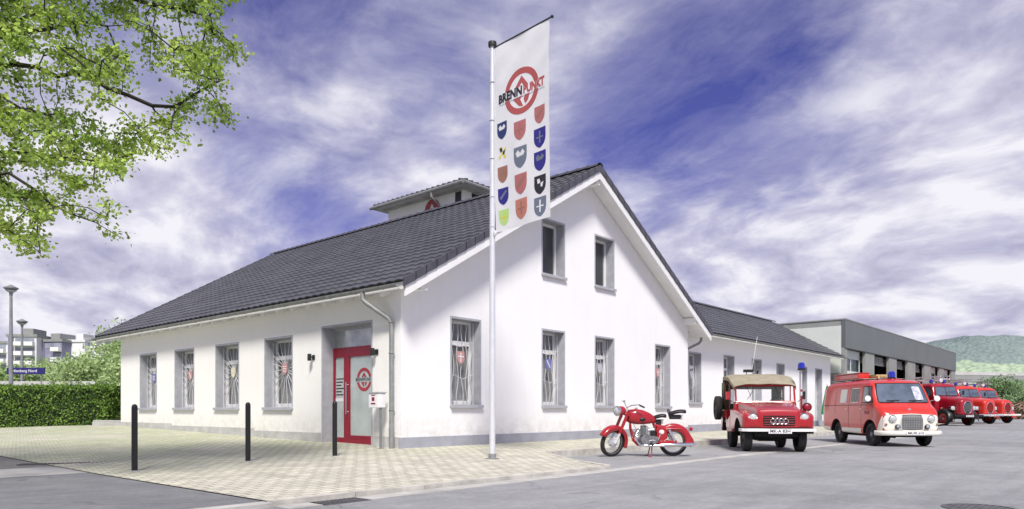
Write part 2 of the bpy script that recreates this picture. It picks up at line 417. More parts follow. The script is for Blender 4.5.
# ================================================================== WINDOWS
def wavy_grille(w, h, y, seed):
    """upright flame-shaped bars in a rectangular rim"""
    rnd = random.Random(seed); b = B(); b.tube([(-w/2,y,0),(w/2,y,0),(w/2,y,h),(-w/2,y,h)], .013, 6, closed=True)
    for i in range(6):
        x0 = -w/2+w*(i+.5)/6; ph = rnd.uniform(0,6); am = rnd.uniform(.03,.055)
        b.tube([(x0+am*math.sin(ph+t*.75)*(1-.3*t/16), y, h*t/16) for t in range(17)], .009, 5)
    b.tube([(-w/2,y,h*.30),(-w*.2,y,h*.36),(w*.1,y,h*.31),(w/2,y,h*.37)], .008, 5); b.tube([(-w/2,y,h*.74),(w*.0,y,h*.70),(w/2,y,h*.76)], .008, 5)
    return b
def radial_grille(w, h, cx, cz, y, seed):
    """sunburst security grille: bars running out from the middle to a rectangular rim"""
    rnd = random.Random(seed); b = B()
    rim = [(-w/2,y,0),(w/2,y,0),(w/2,y,h),(-w/2,y,h)]
    b.tube(rim, .014, 6, closed=True)
    k = 20
    for i in range(k):
        a = 2*math.pi*i/k + .08
        dx, dz = math.cos(a), math.sin(a)
        t = min([((w/2 if dx > 0 else w/2))/abs(dx) if abs(dx) > 1e-6 else 9, ((h-cz)/dz if dz > 0 else cz/-dz) if abs(dz) > 1e-6 else 9])
        bend = rnd.uniform(-.03,.03)
        p0 = Vector((dx*.10, y, cz+dz*.13)); p1 = Vector((dx*t, y, cz+dz*t)); mid = (p0+p1)/2 + Vector((-dz*bend,0,dx*bend))
        b.tube([p0, mid, p1], .009, 5)
    return b
def window(parent, loc, rz, w, h, depth=.30, grille=None, shield=None, curt=True, transom=True, label=None, seed=1, pane='pane', wavy=False):
    """outer surround is the part; frame, panes, sill, curtain, grille and shield are its sub-parts. x right, -y outwards"""
    b = B(); e = .035
    # surround lining the reveal, 12 mm thick, 3 mm proud of the wall
    for x0, x1, z0, z1 in ((-w/2-e, -w/2+.012, -e, h+e), (w/2-.012, w/2+e, -e, h+e), (-w/2+.012, w/2-.012, h-.012, h+e)):
        b.box(x0, x1, -.006, 0.0, z0, z1)
    b.box(-w/2, -w/2+.012, 0, depth+.08, 0, h); b.box(w/2-.012, w/2, 0, depth+.08, 0, h); b.box(-w/2+.012, w/2-.012, 0, depth+.08, h-.012, h)
    o = obj('window', b, 'grey_trim', parent, loc, rz, label=label)
    s = B(); s.box(-w/2-.05, w/2+.05, -.07, depth, -.045, .0); s.box(-w/2-.05, w/2+.05, -.075, -.06, -.075, .0)
    obj('sill', s, 'grey_trim', o, bevel=.004)
    f = B(); t = .065; yf0, yf1 = depth-.01, depth+.06
    f.box(-w/2+.012, -w/2+t+.012, yf0, yf1, .002, h-.012); f.box(w/2-t-.012, w/2-.012, yf0, yf1, .002, h-.012)
    f.box(-w/2+t+.012, w/2-t-.012, yf0, yf1, .002, t+.03); f.box(-w/2+t+.012, w/2-t-.012, yf0, yf1, h-t-.012, h-.012)
    if transom: f.box(-w/2+t+.012, w/2-t-.012, yf0-.012, yf1, h*.70, h*.70+.11)
    obj('frame', f, 'white', o, bevel=.004)
    g = B(); g.box(-w/2+t+.02, w/2-t-.02, depth+.022, depth+.030, .05, h-.04)
    obj('pane', g, pane, o)
    if curt:
        c = B(); nx = 60; rows = []
        for zz in (.06, h*.97):
            rows.append([(lerp(-w/2+.06, w/2-.06, i/nx), depth+.085+.016*math.sin(i*1.15+seed)+.010*math.sin(i*.5), zz) for i in range(nx+1)])
        c.grid(rows)
        obj('curtain', c, 'curtain', o)
    if grille:
        obj('grille', wavy_grille(w-.05, h-.04, depth-.09, seed) if wavy else radial_grille(w-.05, h-.04, 0, h*.56, depth-.09, seed), 'steel', o)
        sh = B(); k = .24; d = depth-.12
        sh.prism([(px*k, d, h*.56+pz*k*1.15) for px, pz in SHIELD], (0,-.012,0))
        s0 = obj('shield', sh, {'flag_red':'shield_red','flag_blue':'shield_blue','flag_yellow':'shield_cream','flag_grey':'shield_grey','flag_rose':'shield_red'}[shield], o)
        rnd = random.Random(seed+50); bb = B()
        zc = h*.56
        if seed % 3 == 0: bb.box(-.015,.015,d-.016,d-.0125,zc-.11,zc+.10); bb.box(-.09,.09,d-.019,d-.0165,zc+.0,zc+.03)
        elif seed % 3 == 1: bb.prism([(-.09,d-.0125,zc+.10),(-.04,d-.0125,zc+.10),(.08,d-.0125,zc-.08),(.05,d-.0125,zc-.10)], (0,-.004,0))
        else:
            for q in range(3): bb.box(-.08,.08,d-.016,d-.0125,zc-.07+q*.06,zc-.045+q*.06)
        obj('emblem', bb, 'flag_white', o)
    return o

def arch_liner(parent, s, y, z, r, xin, xout, zb):
    """dark inner wing behind a wheel opening"""
    b = B(); a0 = math.asin(max(-1, (zb-z)/r)); n_ = 20
    arc = [(y+r*math.cos(lerp(a0, math.pi-a0, i/n_)), z+r*math.sin(lerp(a0, math.pi-a0, i/n_))) for i in range(n_+1)]
    b.grid([[(s*xin, p[0], p[1]) for p in arc], [(s*xout, p[0], p[1]) for p in arc]]); b.face([(s*xin, p[0], p[1]) for p in arc])
    return obj('inner_wing', b, 'dark', parent, smooth=True)
def emblem(parent, loc, rz, r, th=.006, tone='flag_red', word='BRENNPUNKT', scale=1):
    """round fire-service badge: a red ring, a pointed roof above and a flame below, the word across"""
    b = B(); n = 40
    for (a0, a1) in ((R(14), R(166)), (R(194), R(346))):
        outer = [(r*math.cos(lerp(a0,a1,i/n)), r*math.sin(lerp(a0,a1,i/n))) for i in range(n+1)]
        inner = [(r*.72*math.cos(lerp(a0,a1,i/n)), r*.72*math.sin(lerp(a0,a1,i/n))) for i in range(n+1)]
        b.grid([[(x,-th,z) for x,z in outer], [(x,-th,z) for x,z in inner]])
    b.face([(-.34*r,-th,.2*r),(0,-th,.62*r),(.34*r,-th,.2*r),(.12*r,-th,.2*r),(0,-th,.36*r),(-.12*r,-th,.2*r)])
    b.face([(-.4*r,-th,-.22*r),(.1*r,-th,-.22*r),(-.02*r,-th,-.34*r),(.06*r,-th,-.62*r),(-.1*r,-th,-.58*r)])
    b.face([(.16*r,-th,-.22*r),(.4*r,-th,-.22*r),(.32*r,-th,-.45*r),(.2*r,-th,-.58*r),(.14*r,-th,-.4*r)])
    o = obj('badge', b, tone, parent, loc, rz)
    t = B(); add_text(t, word, r*.42, lambda x, y: (x, -th-.002, y), .004*r, wid=r*2.3)
    obj('badge_writing', t, 'letter_black', parent, loc, rz)
    return o

# ================================================================== MAIN BUILDING
LEN = 15.12; WID = 12.68; RX = 6.6; RZ = 7.68; SL = .585
EX0, EX1 = -.36, 13.43
YV0, YV1 = -.52, 16.5
roofz = lambda x: RZ - SL*abs(x-RX)
mb = thing('museum_building', 'long white gabled house with dark tiled roof, red entrance door and grey plinth', 'building', (0,0,0))
# gable wall
T = .36; u_ = .20
b = B(); b.prism([(0,0,.0),(WID,0,.0),(WID,0,roofz(WID)-u_),(RX,0,RZ-u_),(0,0,roofz(0)-u_)], (0,T,0))
g = obj('wall', b, 'stucco', mb, label='white gable end wall facing the road')
c = B()
gw = [(1.46,2.40),(4.73,5.67),(7.13,8.08),(10.49,11.42)]
for x0, x1 in gw: c.box(x0, x1, -.2, T+.2, 1.12, 3.09)
uw = [(4.73,5.67),(7.12,8.08)]
for x0, x1 in uw: c.box(x0, x1, -.2, T+.2, 4.56, 5.99)
cut(g, c)
# long wall on the yard side
b = B(); b.prism([(0,T,.0),(0,LEN,.0),(0,LEN,roofz(0)-u_),(0,T,roofz(0)-u_)], (T,0,0))
w2 = obj('wall', b, 'stucco_sunlit', mb, label='long white wall with the entrance, its plaster tinted warm for sunlight')
# return strip of the corner in front of the long wall
c = B()
lw = [(4.17,5.46),(6.84,8.14),(9.52,10.80),(12.16,13.45)]
for y0, y1 in lw: c.box(-.2, T+.2, y0, y1, 1.07, 2.83)
c.box(-.2, T+.2, .99, 2.86, .20, 2.94)
cut(w2, c)
b = B(); b.prism([(WID-T,T,0),(WID,T,0),(WID,LEN,0),(WID-T,LEN,0)], (0,0,roofz(WID)-u_-.01)); obj('wall', b, 'stucco', mb, label='plain side wall beside the wing')
b = B(); b.prism([(T,LEN-T,0),(WID-T,LEN-T,0),(WID-T,LEN-T,roofz(WID-T)-u_),(RX,LEN-T,RZ-u_),(T,LEN-T,roofz(T)-u_)], (0,T,0)); obj('wall', b, 'stucco', mb, label='plain rear gable wall')
b = B(); b.box(T, WID-T, T, LEN-T, .21, .24); obj('floor', b, 'plinth', mb)
b = B(); b.box(T, WID-T, T, LEN-T, 3.30, 3.4); obj('ceiling', b, 'white', mb)
# plinth, proud of the wall
b = B(); b.box(-.02, WID+.02, -.02, .06, -.05, .42); b.box(WID-.05, WID+.02, .061, .7, -.05, .42)
obj('plinth', b, 'plinth', mb, bevel=.006)
b = B(); b.box(-.018, .05, .061, .985, -.05, .43); b.box(-.018, .05, 2.865, LEN, -.05, .46)
b.box(-.019,.051, 6, LEN, .45, .52); b.box(-.0195,.0515, 11, LEN, .5, .585)
obj('plinth', b, 'plinth_pale', mb, label='pale plinth below the long wall')
# windows
cols = ['flag_red','flag_blue','flag_grey','flag_rose']
for i, (x0, x1) in enumerate(gw):
    window(mb, ((x0+x1)/2, 0, 1.12), 0, x1-x0-.002, 1.968, .30, True, cols[i], seed=i+3, wavy=True, label=['gable window with a red and white shield in its grille','gable window with a blue shield in its grille','gable window above the motorcycle front wheel','gable window nearest the wing'][i])
for i, (x0, x1) in enumerate(uw):
    window(mb, ((x0+x1)/2, 0, 4.56), 0, x1-x0-.002, 1.428, .28, None, None, curt=False, transom=False, seed=i+9, label='small upper gable window')
for i, (y0, y1) in enumerate(lw):
    window(mb, (0, (y0+y1)/2, 1.07), R(-90), y1-y0-.002, 1.758, .31, True, ['flag_red','flag_yellow','flag_red','flag_blue'][i], seed=i+20)
# ---- entrance: x right, -y outwards, origin bottom centre
dw = 2.86-.99
d = B()
e = .035
for x0, x1, z0, z1 in ((-dw/2-e, -dw/2+.012, 0, 2.74+e), (dw/2-.012, dw/2+e, 0, 2.74+e), (-dw/2+.012, dw/2-.012, 2.728, 2.74+e)): d.box(x0, x1, -.006, 0, z0, z1)
d.box(-dw/2, -dw/2+.012, 0, .36, 0, 2.74); d.box(dw/2-.012, dw/2, 0, .36, 0, 2.74); d.box(-dw/2+.012, dw/2-.012, 0, .36, 2.728, 2.74)
ent = obj('door', d, 'grey_trim', mb, (0, (.99+2.86)/2, .20), R(-90), label='red framed glass entrance door with round badge')
yd = .29
d = B(); d.box(-dw/2+.012, dw/2-.012, -.06, .40, -.05, .012); obj('doorstep', d, 'concrete', ent)
d = B()
for x0, x1, z0, z1 in ((-dw/2+.012,-dw/2+.08,.012,2.27),(dw/2-.08,dw/2-.012,.012,2.27),(-dw/2+.08,dw/2-.08,.012,.15),(-dw/2+.08,dw/2-.08,2.04,2.27),(-.50,-.35,.15,2.04)):
    d.box(x0, x1, yd, yd+.07, z0, z1)
d.box(-.35,-.27,yd-.006,yd+.064,.15,2.04); d.box(-.27,dw/2-.08,yd-.006,yd+.064,.15,.21)
obj('door_frame', d, 'door_red', ent, bevel=.004)
d = B()
for x0, x1, z0, z1 in ((-dw/2+.012,-dw/2+.07,2.27,2.728),(dw/2-.07,dw/2-.012,2.27,2.728),(-dw/2+.07,dw/2-.07,2.67,2.728)): d.box(x0, x1, yd+.002, yd+.06, z0, z1)
obj('fanlight_frame', d, 'grey_trim', ent)
M['door_glass'] = mat('door_glass', (.46,.52,.50), .12, var=.18, vscale=1.5, coat=.6)
M['sky_tint_glass'] = mat('fanlight_glass', (.52,.56,.55), .03, 0.2, var=.3, vscale=2, spec=1.0)  # pale base colour stands in for the sky reflected in the glass
d = B(); d.box(-dw/2+.08,-.50,yd+.03,yd+.04,.15,2.04); d.box(-.27,dw/2-.08,yd+.028,yd+.038,.21,2.04); obj('door_pane', d, 'door_glass', ent)
d = B(); d.box(-dw/2+.07,dw/2-.07,yd+.025,yd+.035,2.27,2.67); obj('fanlight', d, 'sky_tint_glass', ent)
d = B(); d.tube([(-.31,yd-.065,.70),(-.31,yd-.065,1.45)], .016, 8)
for z in (.76,1.39): d.tube([(-.31,yd-.065,z),(-.31,yd-.006,z)], .011, 6)
obj('handle', d, 'chrome', ent, smooth=True)
emblem(ent, (.25, yd+.026, 1.50), 0, .27, .004, 'red')
d = B()
for k in range(6): d.box(-.83,-.83+(.28,.22,.30,.20,.26,.30)[k], yd+.024, yd+.028, 1.15+k*.075, 1.175+k*.075)
obj('opening_hours', d, 'letter_black', ent)
d = B(); d.box(-.88,-.55,yd+.0235,yd+.0275,1.0,1.08); obj('door_notice', d, 'flag_white', ent)

# ---- roof of pantiles, true relief
def tile_plane(b, y0, y1, xe, xr, ze, zr, tw=.30, rl=.34, px=6, flip=1):
    """rows of interlocking tiles from the eave (xe,ze) to the ridge (xr,zr)"""
    dx, dz = xr-xe, zr-ze; Ls = math.hypot(dx, dz); ux, uz = dx/Ls, dz/Ls; nx, nzv = (-uz, ux) if ux > 0 else (uz, -ux)
    if nzv < 0: nx, nzv = -nx, -nzv
    rowsn = max(1, round(Ls/rl)); cols_ = max(1, round((y1-y0)/tw)); rows = []
    for r_ in range(rowsn):
        for (t, lift) in ((0.0, .034), (.97, .004)):
            s_ = Ls*(r_+t)/rowsn; row = []
            for k in range(cols_*px+1):
                ph = (k % px)/px
                w = .022*(.5-.5*math.cos(2*math.pi*ph)) ** .8 if ph else 0
                h = lift + w + .003*noise.noise((k//px*3.1, r_*2.7, 1.0))
                y = lerp(y0, y1, k/(cols_*px))
                row.append((xe+ux*s_+nx*h, y, ze+uz*s_+nzv*h))
            rows.append(row)
    rows.insert(0, [(p[0]-nx*.03, p[1], p[2]-nzv*.03) for p in rows[0]])
    b.grid(rows)
M['tile'] = mat('roof_tile', (.118,.118,.134), .42, base2=(.068,.068,.082), vscale=2.2, island=0, spec=.6, bump=.15, bscale=40)
_t, N, L, _b = nmat('roof_tile'); tc = N.new('ShaderNodeTexCoord').outputs['Object']
_v = N.new('ShaderNodeTexVoronoi'); _v.inputs['Scale'].default_value = 3.2; L.new(tc, _v.inputs['Vector'])
_c = ramp(N, L, nz(N, L, tc, .9, 6, .7), [(.3,(.060,.061,.068)),(.7,(.100,.101,.110))])
_c = mixc(N, L, .9, _c, ramp(N, L, _v.outputs['Color'], [(.1,(.80,.80,.80)),(.9,(1.12,1.12,1.12))]), 'MULTIPLY')
_c = mixc(N, L, ramp(N, L, nz(N, L, tc, 26, 4, .7), [(.66,(0,0,0)),(.74,(.45,.45,.45))]), _c, (.26,.26,.22))
L.new(_c, _b.inputs['Base Color']); _b.inputs['Roughness'].default_value = .42; M['tile'] = _t
M['ridge'] = mat('ridge_tile', (.075,.075,.09), .4, var=.2, vscale=5)
b = B(); tile_plane(b, YV0, YV1, EX0, RX, roofz(EX0), RZ)
roof = obj('roof', b, 'tile', mb, smooth=True, label='dark grey tiled roof slope above the entrance wall', ang=50)
b = B(); tile_plane(b, YV0, YV1, EX1, RX, roofz(EX1), RZ, px=4)
roof2 = obj('roof', b, 'tile', mb, smooth=True, label='dark grey tiled roof slope on the wing side', ang=50)
b = B()
k = 48
for i in range(k):
    y0 = lerp(YV0-.02, YV1, i/k); y1 = lerp(YV0-.02, YV1, (i+1)/k)+.02
    b.grid([[(RX+math.cos(a)*(.13+.01*q), y, RZ+.0+math.sin(a)*.10+.01*q) for a in [math.pi*j/8 for j in range(9)]] for q, y in ((1,y0),(0,y1))])
obj('ridge_cap', b, 'ridge', roof, smooth=True)
# verge tiles along both gable rakes, deck and white bargeboards
for yv, sgn in ((YV0, -1), (YV1, 1)):
    v = B()
    for (xa, xb) in ((EX0, RX), (EX1, RX)):
        Ls = math.hypot(xb-xa, SL*(xb-xa)); kk = round(Ls/.34)
        for i in range(kk):
            t0, t1 = i/kk, (i+1.06)/kk
            x0, x1 = lerp(xa, xb, t0), lerp(xa, xb, min(1,t1)); z0, z1 = roofz(x0)+.05, roofz(x1)+.03
            v.prism([(x0,yv+sgn*.035,z0-.16),(x1,yv+sgn*.035,z1-.16),(x1,yv+sgn*.035,z1+.02),(x0,yv+sgn*.035,z0+.02)], (0,-sgn*.06,0))
    obj('verge', v, 'ridge', roof)
    f = B()
    for (xa, xb) in ((EX0+.05, RX), (EX1-.05, RX)):
        f.prism([(xa,yv+sgn*.006,roofz(xa)-.11),(xb,yv+sgn*.006,RZ-.11),(xb,yv+sgn*.006,RZ-.33),(xa,yv+sgn*.006,roofz(xa)-.33)], (0,-sgn*.05,0))
    obj('bargeboard', f, 'white', mb)
b = B()
for (xa, xb) in ((EX0+.05, RX), (EX1-.05, RX)):
    b.prism([(xa,YV0+.03,roofz(xa)-.03),(xb,YV0+.03,RZ-.03),(xb,YV0+.03,RZ-.18),(xa,YV0+.03,roofz(xa)-.18)], (0,YV1-YV0-.06,0))
obj('soffit', b, 'white', mb)
# purlin ends and rafter tails
for xq, drop in ((.25,.34),(RX,.36),(12.42,.26)):
    b = B(); b.box(xq-.09, xq+.09, YV0+.06, .0, roofz(xq)-drop-.12, roofz(xq)-drop+.09); obj('purlin', b, 'white', mb)
for i in range(24):
    y = .3 + i*.68; b = B()
    b.prism([(EX0+.08,y,roofz(EX0+.08)-.185),(0.0,y,roofz(0)-.2),(0.0,y,roofz(0)-.34),(EX0+.10,y,roofz(EX0+.10)-.29)], (0,.08,0))
    obj('rafter_tail', b, 'white', mb)
# gutters and downpipes
def gutter(parent, p, q, r=.065):
    p = Vector(p); q = Vector(q); d_ = (q-p).normalized(); s_ = Vector((d_.y, -d_.x, 0)); b = B(); rows = []
    for pt in (p, q):
        rows.append([pt + s_*(r*math.cos(a)) + Vector((0,0,r*math.sin(a))) for a in [math.pi + math.pi*j/8 for j in range(9)]] + [pt + s_*(r*.92*math.cos(a)) + Vector((0,0,r*.92*math.sin(a))) for a in [2*math.pi - math.pi*j/8 for j in range(9)]])
    b.grid(rows, True); 
    nb = int((q-p).length/.9)
    for i in range(nb):
        c_ = p.lerp(q, (i+.5)/nb); b.tube([c_+s_*(r*1.04*math.cos(a))+Vector((0,0,r*1.04*math.sin(a))) for a in [math.pi+math.pi*j/6 for j in range(7)]], .008, 4)
    return obj('gutter', b, 'zinc', parent, smooth=True)
gz = roofz(EX0)-.055
gutter(mb, (EX0-.06,YV0+.12,gz), (EX0-.06,YV1,gz))
gutter(mb, (EX1+.06,YV0+.12,roofz(EX1)-.055), (EX1+.06,.02,roofz(EX1)-.055))
b = B(); y_ = .20
b.tube([(EX0-.06,y_+.55,gz-.04),(EX0-.06,y_+.55,gz-.20),(EX0-.02,y_+.50,gz-.27),(-.12,y_+.05,gz-.62),(-.085,y_,gz-.74),(-.085,y_,.40),(-.085,y_,G(-.1,.2)-.02)], .05, 12)
for z in (1.0,2.2,2.85): b.tube([(-.085+.056*math.cos(a),y_+.056*math.sin(a),z) for a in [2*math.pi*j/10 for j in range(10)]], .012, 5, closed=True)
b.tube([(-.085,y_,.62),(-.085,y_,.16)], .058, 12)
obj('downpipe', b, 'zinc', mb, smooth=True)
b = B(); b.tube([(EX1+.04,-.1,roofz(EX1)-.1),(EX1+.04,-.1,roofz(EX1)-.25),(EX1-.05,-.06,roofz(EX1)-.35),(12.85,.25,3.05),(12.76,.3,2.95),(12.76,.3,.15)], .045, 10)
obj('downpipe', b, 'zinc', mb, smooth=True)

# ---- rooftop tower behind the ridge
tx, ty, tz = 8.28, 6.5, 9.2; ts = 5.2; ov = .45
tw_ = B(); tw_.box(tx+ov, tx+ts-ov, ty+ov, ty+ts-ov, 6.2, tz-.10)
tower = obj('tower', tw_, 'stucco_sunlit', mb, label='square louvred tower rising behind the ridge')
# boarded eaves, a flat pyramid of tiles
t = B(); cxm, cym = tx+ts/2, ty+ts/2
def pyr(b_, x0, y0, x1, y1, z0, zt_): 
    cc = ((x0+x1)/2, (y0+y1)/2, zt_); q = [(x0,y0,z0),(x1,y0,z0),(x1,y1,z0),(x0,y1,z0)]
    for i in range(4): b_.face([q[i], q[(i+1)%4], cc])
kk = 10
for i in range(kk):
    z0 = tz+.04+i*.085; s0 = (ts/2+.03)*(1-i/kk); s1 = (ts/2+.03)*(1-(i+1)/kk)+.02
    q0 = [(cxm-s0,cym-s0),(cxm+s0,cym-s0),(cxm+s0,cym+s0),(cxm-s0,cym+s0)]; q1 = [(cxm-s1,cym-s1),(cxm+s1,cym-s1),(cxm+s1,cym+s1),(cxm-s1,cym+s1)]
    for j in range(4):
        a_, c_ = q0[j], q0[(j+1)%4]; d_, e_ = q1[(j+1)%4], q1[j]
        t.face([(*a_,z0),(*c_,z0),(*d_,z0+.07),(*e_,z0+.07)]); t.face([(*a_,z0-.03),(*c_,z0-.03),(*c_,z0),(*a_,z0)])
# tile noses along the eave
for i in range(18):
    u0 = i/18*ts
    t.tube([(tx+u0+.14,ty-.05,tz+.05),(tx+u0+.14,ty+.35,tz+.16)], .05, 6); t.tube([(tx-.05,ty+u0+.14,tz+.05),(tx+.35,ty+u0+.14,tz+.16)], .05, 6)
obj('roof', t, 'tile', tower)
t = B(); t.box(tx, tx+ts, ty, ty+ts, tz-.09, tz-.01); t.box(tx+.3, tx+ts-.3, ty+.3, ty+ts-.3, tz-.13, tz-.092)
obj('eaves', t, 'plinth_pale', tower)
t = B(); rr = .07
for p_, q_ in (((tx-.07,ty-.07,tz-.05),(tx+ts,ty-.07,tz-.05)), ((tx-.07,ty-.07,tz-.05),(tx-.07,ty+ts+.05,tz-.05))): t.tube([p_, q_], rr, 8)
t.tube([(tx-.07,ty+1.6,tz-.08),(tx-.07,ty+1.6,tz-.28),(tx+.25,ty+1.55,tz-.5),(tx+ov-.06,ty+1.5,tz-.7),(tx+ov-.06,ty+1.5,7.0)], .04, 8)
obj('gutter', t, 'zinc', tower, smooth=True)
for (yy0, yy1) in ((ty+.55,ty+.85),): t = B(); t.box(tx+ov-.02, tx+ov+.02, yy0, yy1, 8.0, tz-.16); obj('louvre', t, 'anthracite', tower)
for (xx0, xx1) in ((tx+.9,tx+1.4),(tx+2.3,tx+2.8)): t = B(); t.box(xx0, xx1, ty+ov-.02, ty+ov+.02, 8.0, tz-.16); obj('louvre', t, 'anthracite', tower)
t = B(); t.lathe([(.001,0),(.42,0),(.42,.03),(.001,.03)], 40, shift(Matrix.Rotation(R(-90),3,'Y'), (tx+ov-.0, ty+2.1, 8.62)), cap=False)
obj('badge_disc', t, 'flag_red', tower)
t = B()
for zc_ in (8.60,): t.prism([(tx+ov-.035, ty+2.1-.16, zc_), (tx+ov-.035, ty+2.1+.16, zc_), (tx+ov-.035, ty+2.1, zc_+.26)], (-.004,0,0))
obj('badge_mark', t, 'flag_white', tower)

# ================================================================== WING
wb = thing('wing_building', 'low white single storey wing with dark tiled roof behind the old red cars', 'building', (14,0.6,0))
def wloc(b): 
    for v in b.bm.verts: v.co -= Vector((14,.6,0))
    return b
WX0, WX1, WY0, WY1 = WID+.02, 29.63, .60, 7.2
wr = lambda y: 5.95 - .56*abs(y-3.9)
b = B(); b.box(WX0, WX1, WY0, WY0+.35, 0, wr(WY0)-.17)
o = obj('wall', wloc(b), 'stucco', wb)
c = B(); ww = [(13.92,14.85,1.28,3.09),(16.8,17.74,1.28,3.14),(19.52,20.5,1.28,3.14),(22.22,23.15,1.28,3.08),(25.1,26.1,1.0,3.08),(27.3,28.3,.22,3.07)]
for x0, x1, z0, z1 in ww: c.box(x0-14, x1-14, -.3, .6, z0, z1)
cut(o, c)
b = B(); b.prism([(WX1,WY0+.35,0),(WX1,WY1,0),(WX1,WY1,wr(WY1)-.17),(WX1,3.9,5.78),(WX1,WY0+.35,wr(WY0+.35)-.17)], (-.3,0,0)); obj('wall', wloc(b), 'stucco', wb)
b = B(); b.box(WX0, WX1-.3, WY1-.3, WY1, 0, wr(WY1)-.17); obj('wall', wloc(b), 'stucco', wb)
b = B(); b.box(WX0, WX1+.02, WY0-.02, WY0+.05, -.05, .46); obj('plinth', wloc(b), 'plinth', wb)
for i, (x0, x1, z0, z1) in enumerate(ww):
    window(wb, ((x0+x1)/2-14, 0, z0), 0, x1-x0-.002, z1-z0-.002, .28, (i==0) or None, 'flag_grey', wavy=True, curt=i<4, transom=i<4, seed=i+40)
b = B()
def tp(b, x0, x1, ye, yr, ze, zr, px):
    q = B(); tile_plane(q, x0, x1, ye, yr, ze, zr, px=px)
    me = bpy.data.meshes.new('t'); q.bm.to_mesh(me); q.bm.free()
    for v in me.vertices: v.co = (v.co.y, v.co.x, v.co.z)
    b.bm.from_mesh(me); bpy.data.meshes.remove(me)
tp(b, 10.6, 30.4, .10, 3.9, wr(.10), 5.95, 4); tp(b, 10.6, 30.4, 7.7, 3.9, wr(7.7), 5.95, 2)
wroof = obj('roof', wloc(b), 'tile', wb, smooth=True, ang=50)
b = B(); b.grid([[(x, 3.9+math.cos(a)*.13, 5.96+math.sin(a)*.10) for a in [math.pi*j/8 for j in range(9)]] for x in (10.6, 20, 30.42)]); obj('ridge_cap', wloc(b), 'ridge', wroof, smooth=True)
b = B(); b.prism([(WX0+.3,.14,wr(.14)-.03),(WX0+.3,3.9,5.92),(WX0+.3,7.66,wr(7.66)-.03),(WX0+.3,7.66,wr(7.66)-.18),(WX0+.3,3.9,5.77),(WX0+.3,.14,wr(.14)-.18)], (30.36-WX0-.3,0,0)); obj('soffit', wloc(b), 'white', wb)
gutter(wb, (14.05-14,.03-.6,wr(.1)-.05), (30.4-14,.03-.6,wr(.1)-.05))

# ================================================================== FIRE STATION HALL
HX0, HY0, HT = 30.75, .29, 5.85
hb = thing('fire_station', 'flat roofed grey metal clad hall with a row of vehicle bays', 'building', (HX0,HY0,0))
M['clad'] = None
m, N, L, bb_ = nmat('grey_cladding'); tc = N.new('ShaderNodeTexCoord').outputs['Object']
wv = N.new('ShaderNodeTexWave'); wv.wave_type = 'BANDS'; wv.bands_direction = 'X'; wv.inputs['Scale'].default_value = 1.6; wv.inputs['Distortion'].default_value = 0
L.new(tc, wv.inputs['Vector'])
L.new(mixc(N, L, .5, ramp(N, L, nz(N, L, tc, .4), [(.3,(.155,.172,.172)),(.7,(.19,.21,.21))]), ramp(N, L, wv.outputs['Fac'], [(.0,(.6,.6,.6)),(.12,(1,1,1))]), 'MULTIPLY'), bb_.inputs['Base Color'])
bb_.inputs['Roughness'].default_value = .5; bb_.inputs['Metallic'].default_value = .3
bp = N.new('ShaderNodeBump'); bp.inputs['Strength'].default_value = .5; bp.inputs['Distance'].default_value = .03; L.new(wv.outputs['Fac'], bp.inputs['Height']); L.new(bp.outputs[0], bb_.inputs['Normal'])
M['clad'] = m
M['clad_white'] = mat('pale_panel', (.62,.66,.62), .6, var=.08, vscale=.5)
M['col_grey'] = mat('pier_grey', (.27,.28,.27), .8, var=.1, vscale=1)
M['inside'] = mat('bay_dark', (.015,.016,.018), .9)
HL = 30.6; HD = 13.0
b = B(); b.box(0, HL, -.12, .10, 4.35, HT); obj('parapet', b, 'clad', hb)
b = B(); b.box(-.02, HL+.02, -.14, HD, HT, HT+.06); b.box(0.02, HL-.02, .12, HD-.02, HT-.3, HT-.002); obj('roof', b, 'col_grey', hb)
b = B(); b.box(-.0, .12, .102, HD, 3.0, HT-.31); obj('wall', b, 'clad_white', hb, label='pale panelled side wall showing above the wing roof')
b = B(); b.box(0, .12, .102, HD, 0, 2.995); obj('wall', b, 'col_grey', hb)
b = B(); b.box(HL-.12, HL, .102, HD, 0, HT-.31); b.box(.12, HL-.12, HD-.1, HD, 0, HT-.31); obj('wall', b, 'col_grey', hb)
b = B(); b.box(.12, HL-.12, 6, 6.1, 0, HT-.32); obj('bay_shade_wall', b, 'inside', hb)  # near-black wall colours in the shade deep inside the open bays
b = B(); b.box(.12, HL-.12, .11, HD-.1, .0, .02); obj('floor', b, 'col_grey', hb)
bays = [(.5,3.9),(5.75,9.1),(10.95,13.9),(16.1,18.9),(21.0,24.2),(25.8,29.0)]
edges = [0]+[e for bz in bays for e in bz]+[HL]
for i in range(0, len(edges), 2):
    b = B(); b.box(edges[i]+.003, edges[i+1]-.003, -.06, .098, 0, 4.345); obj('pier', b, 'col_grey', hb)
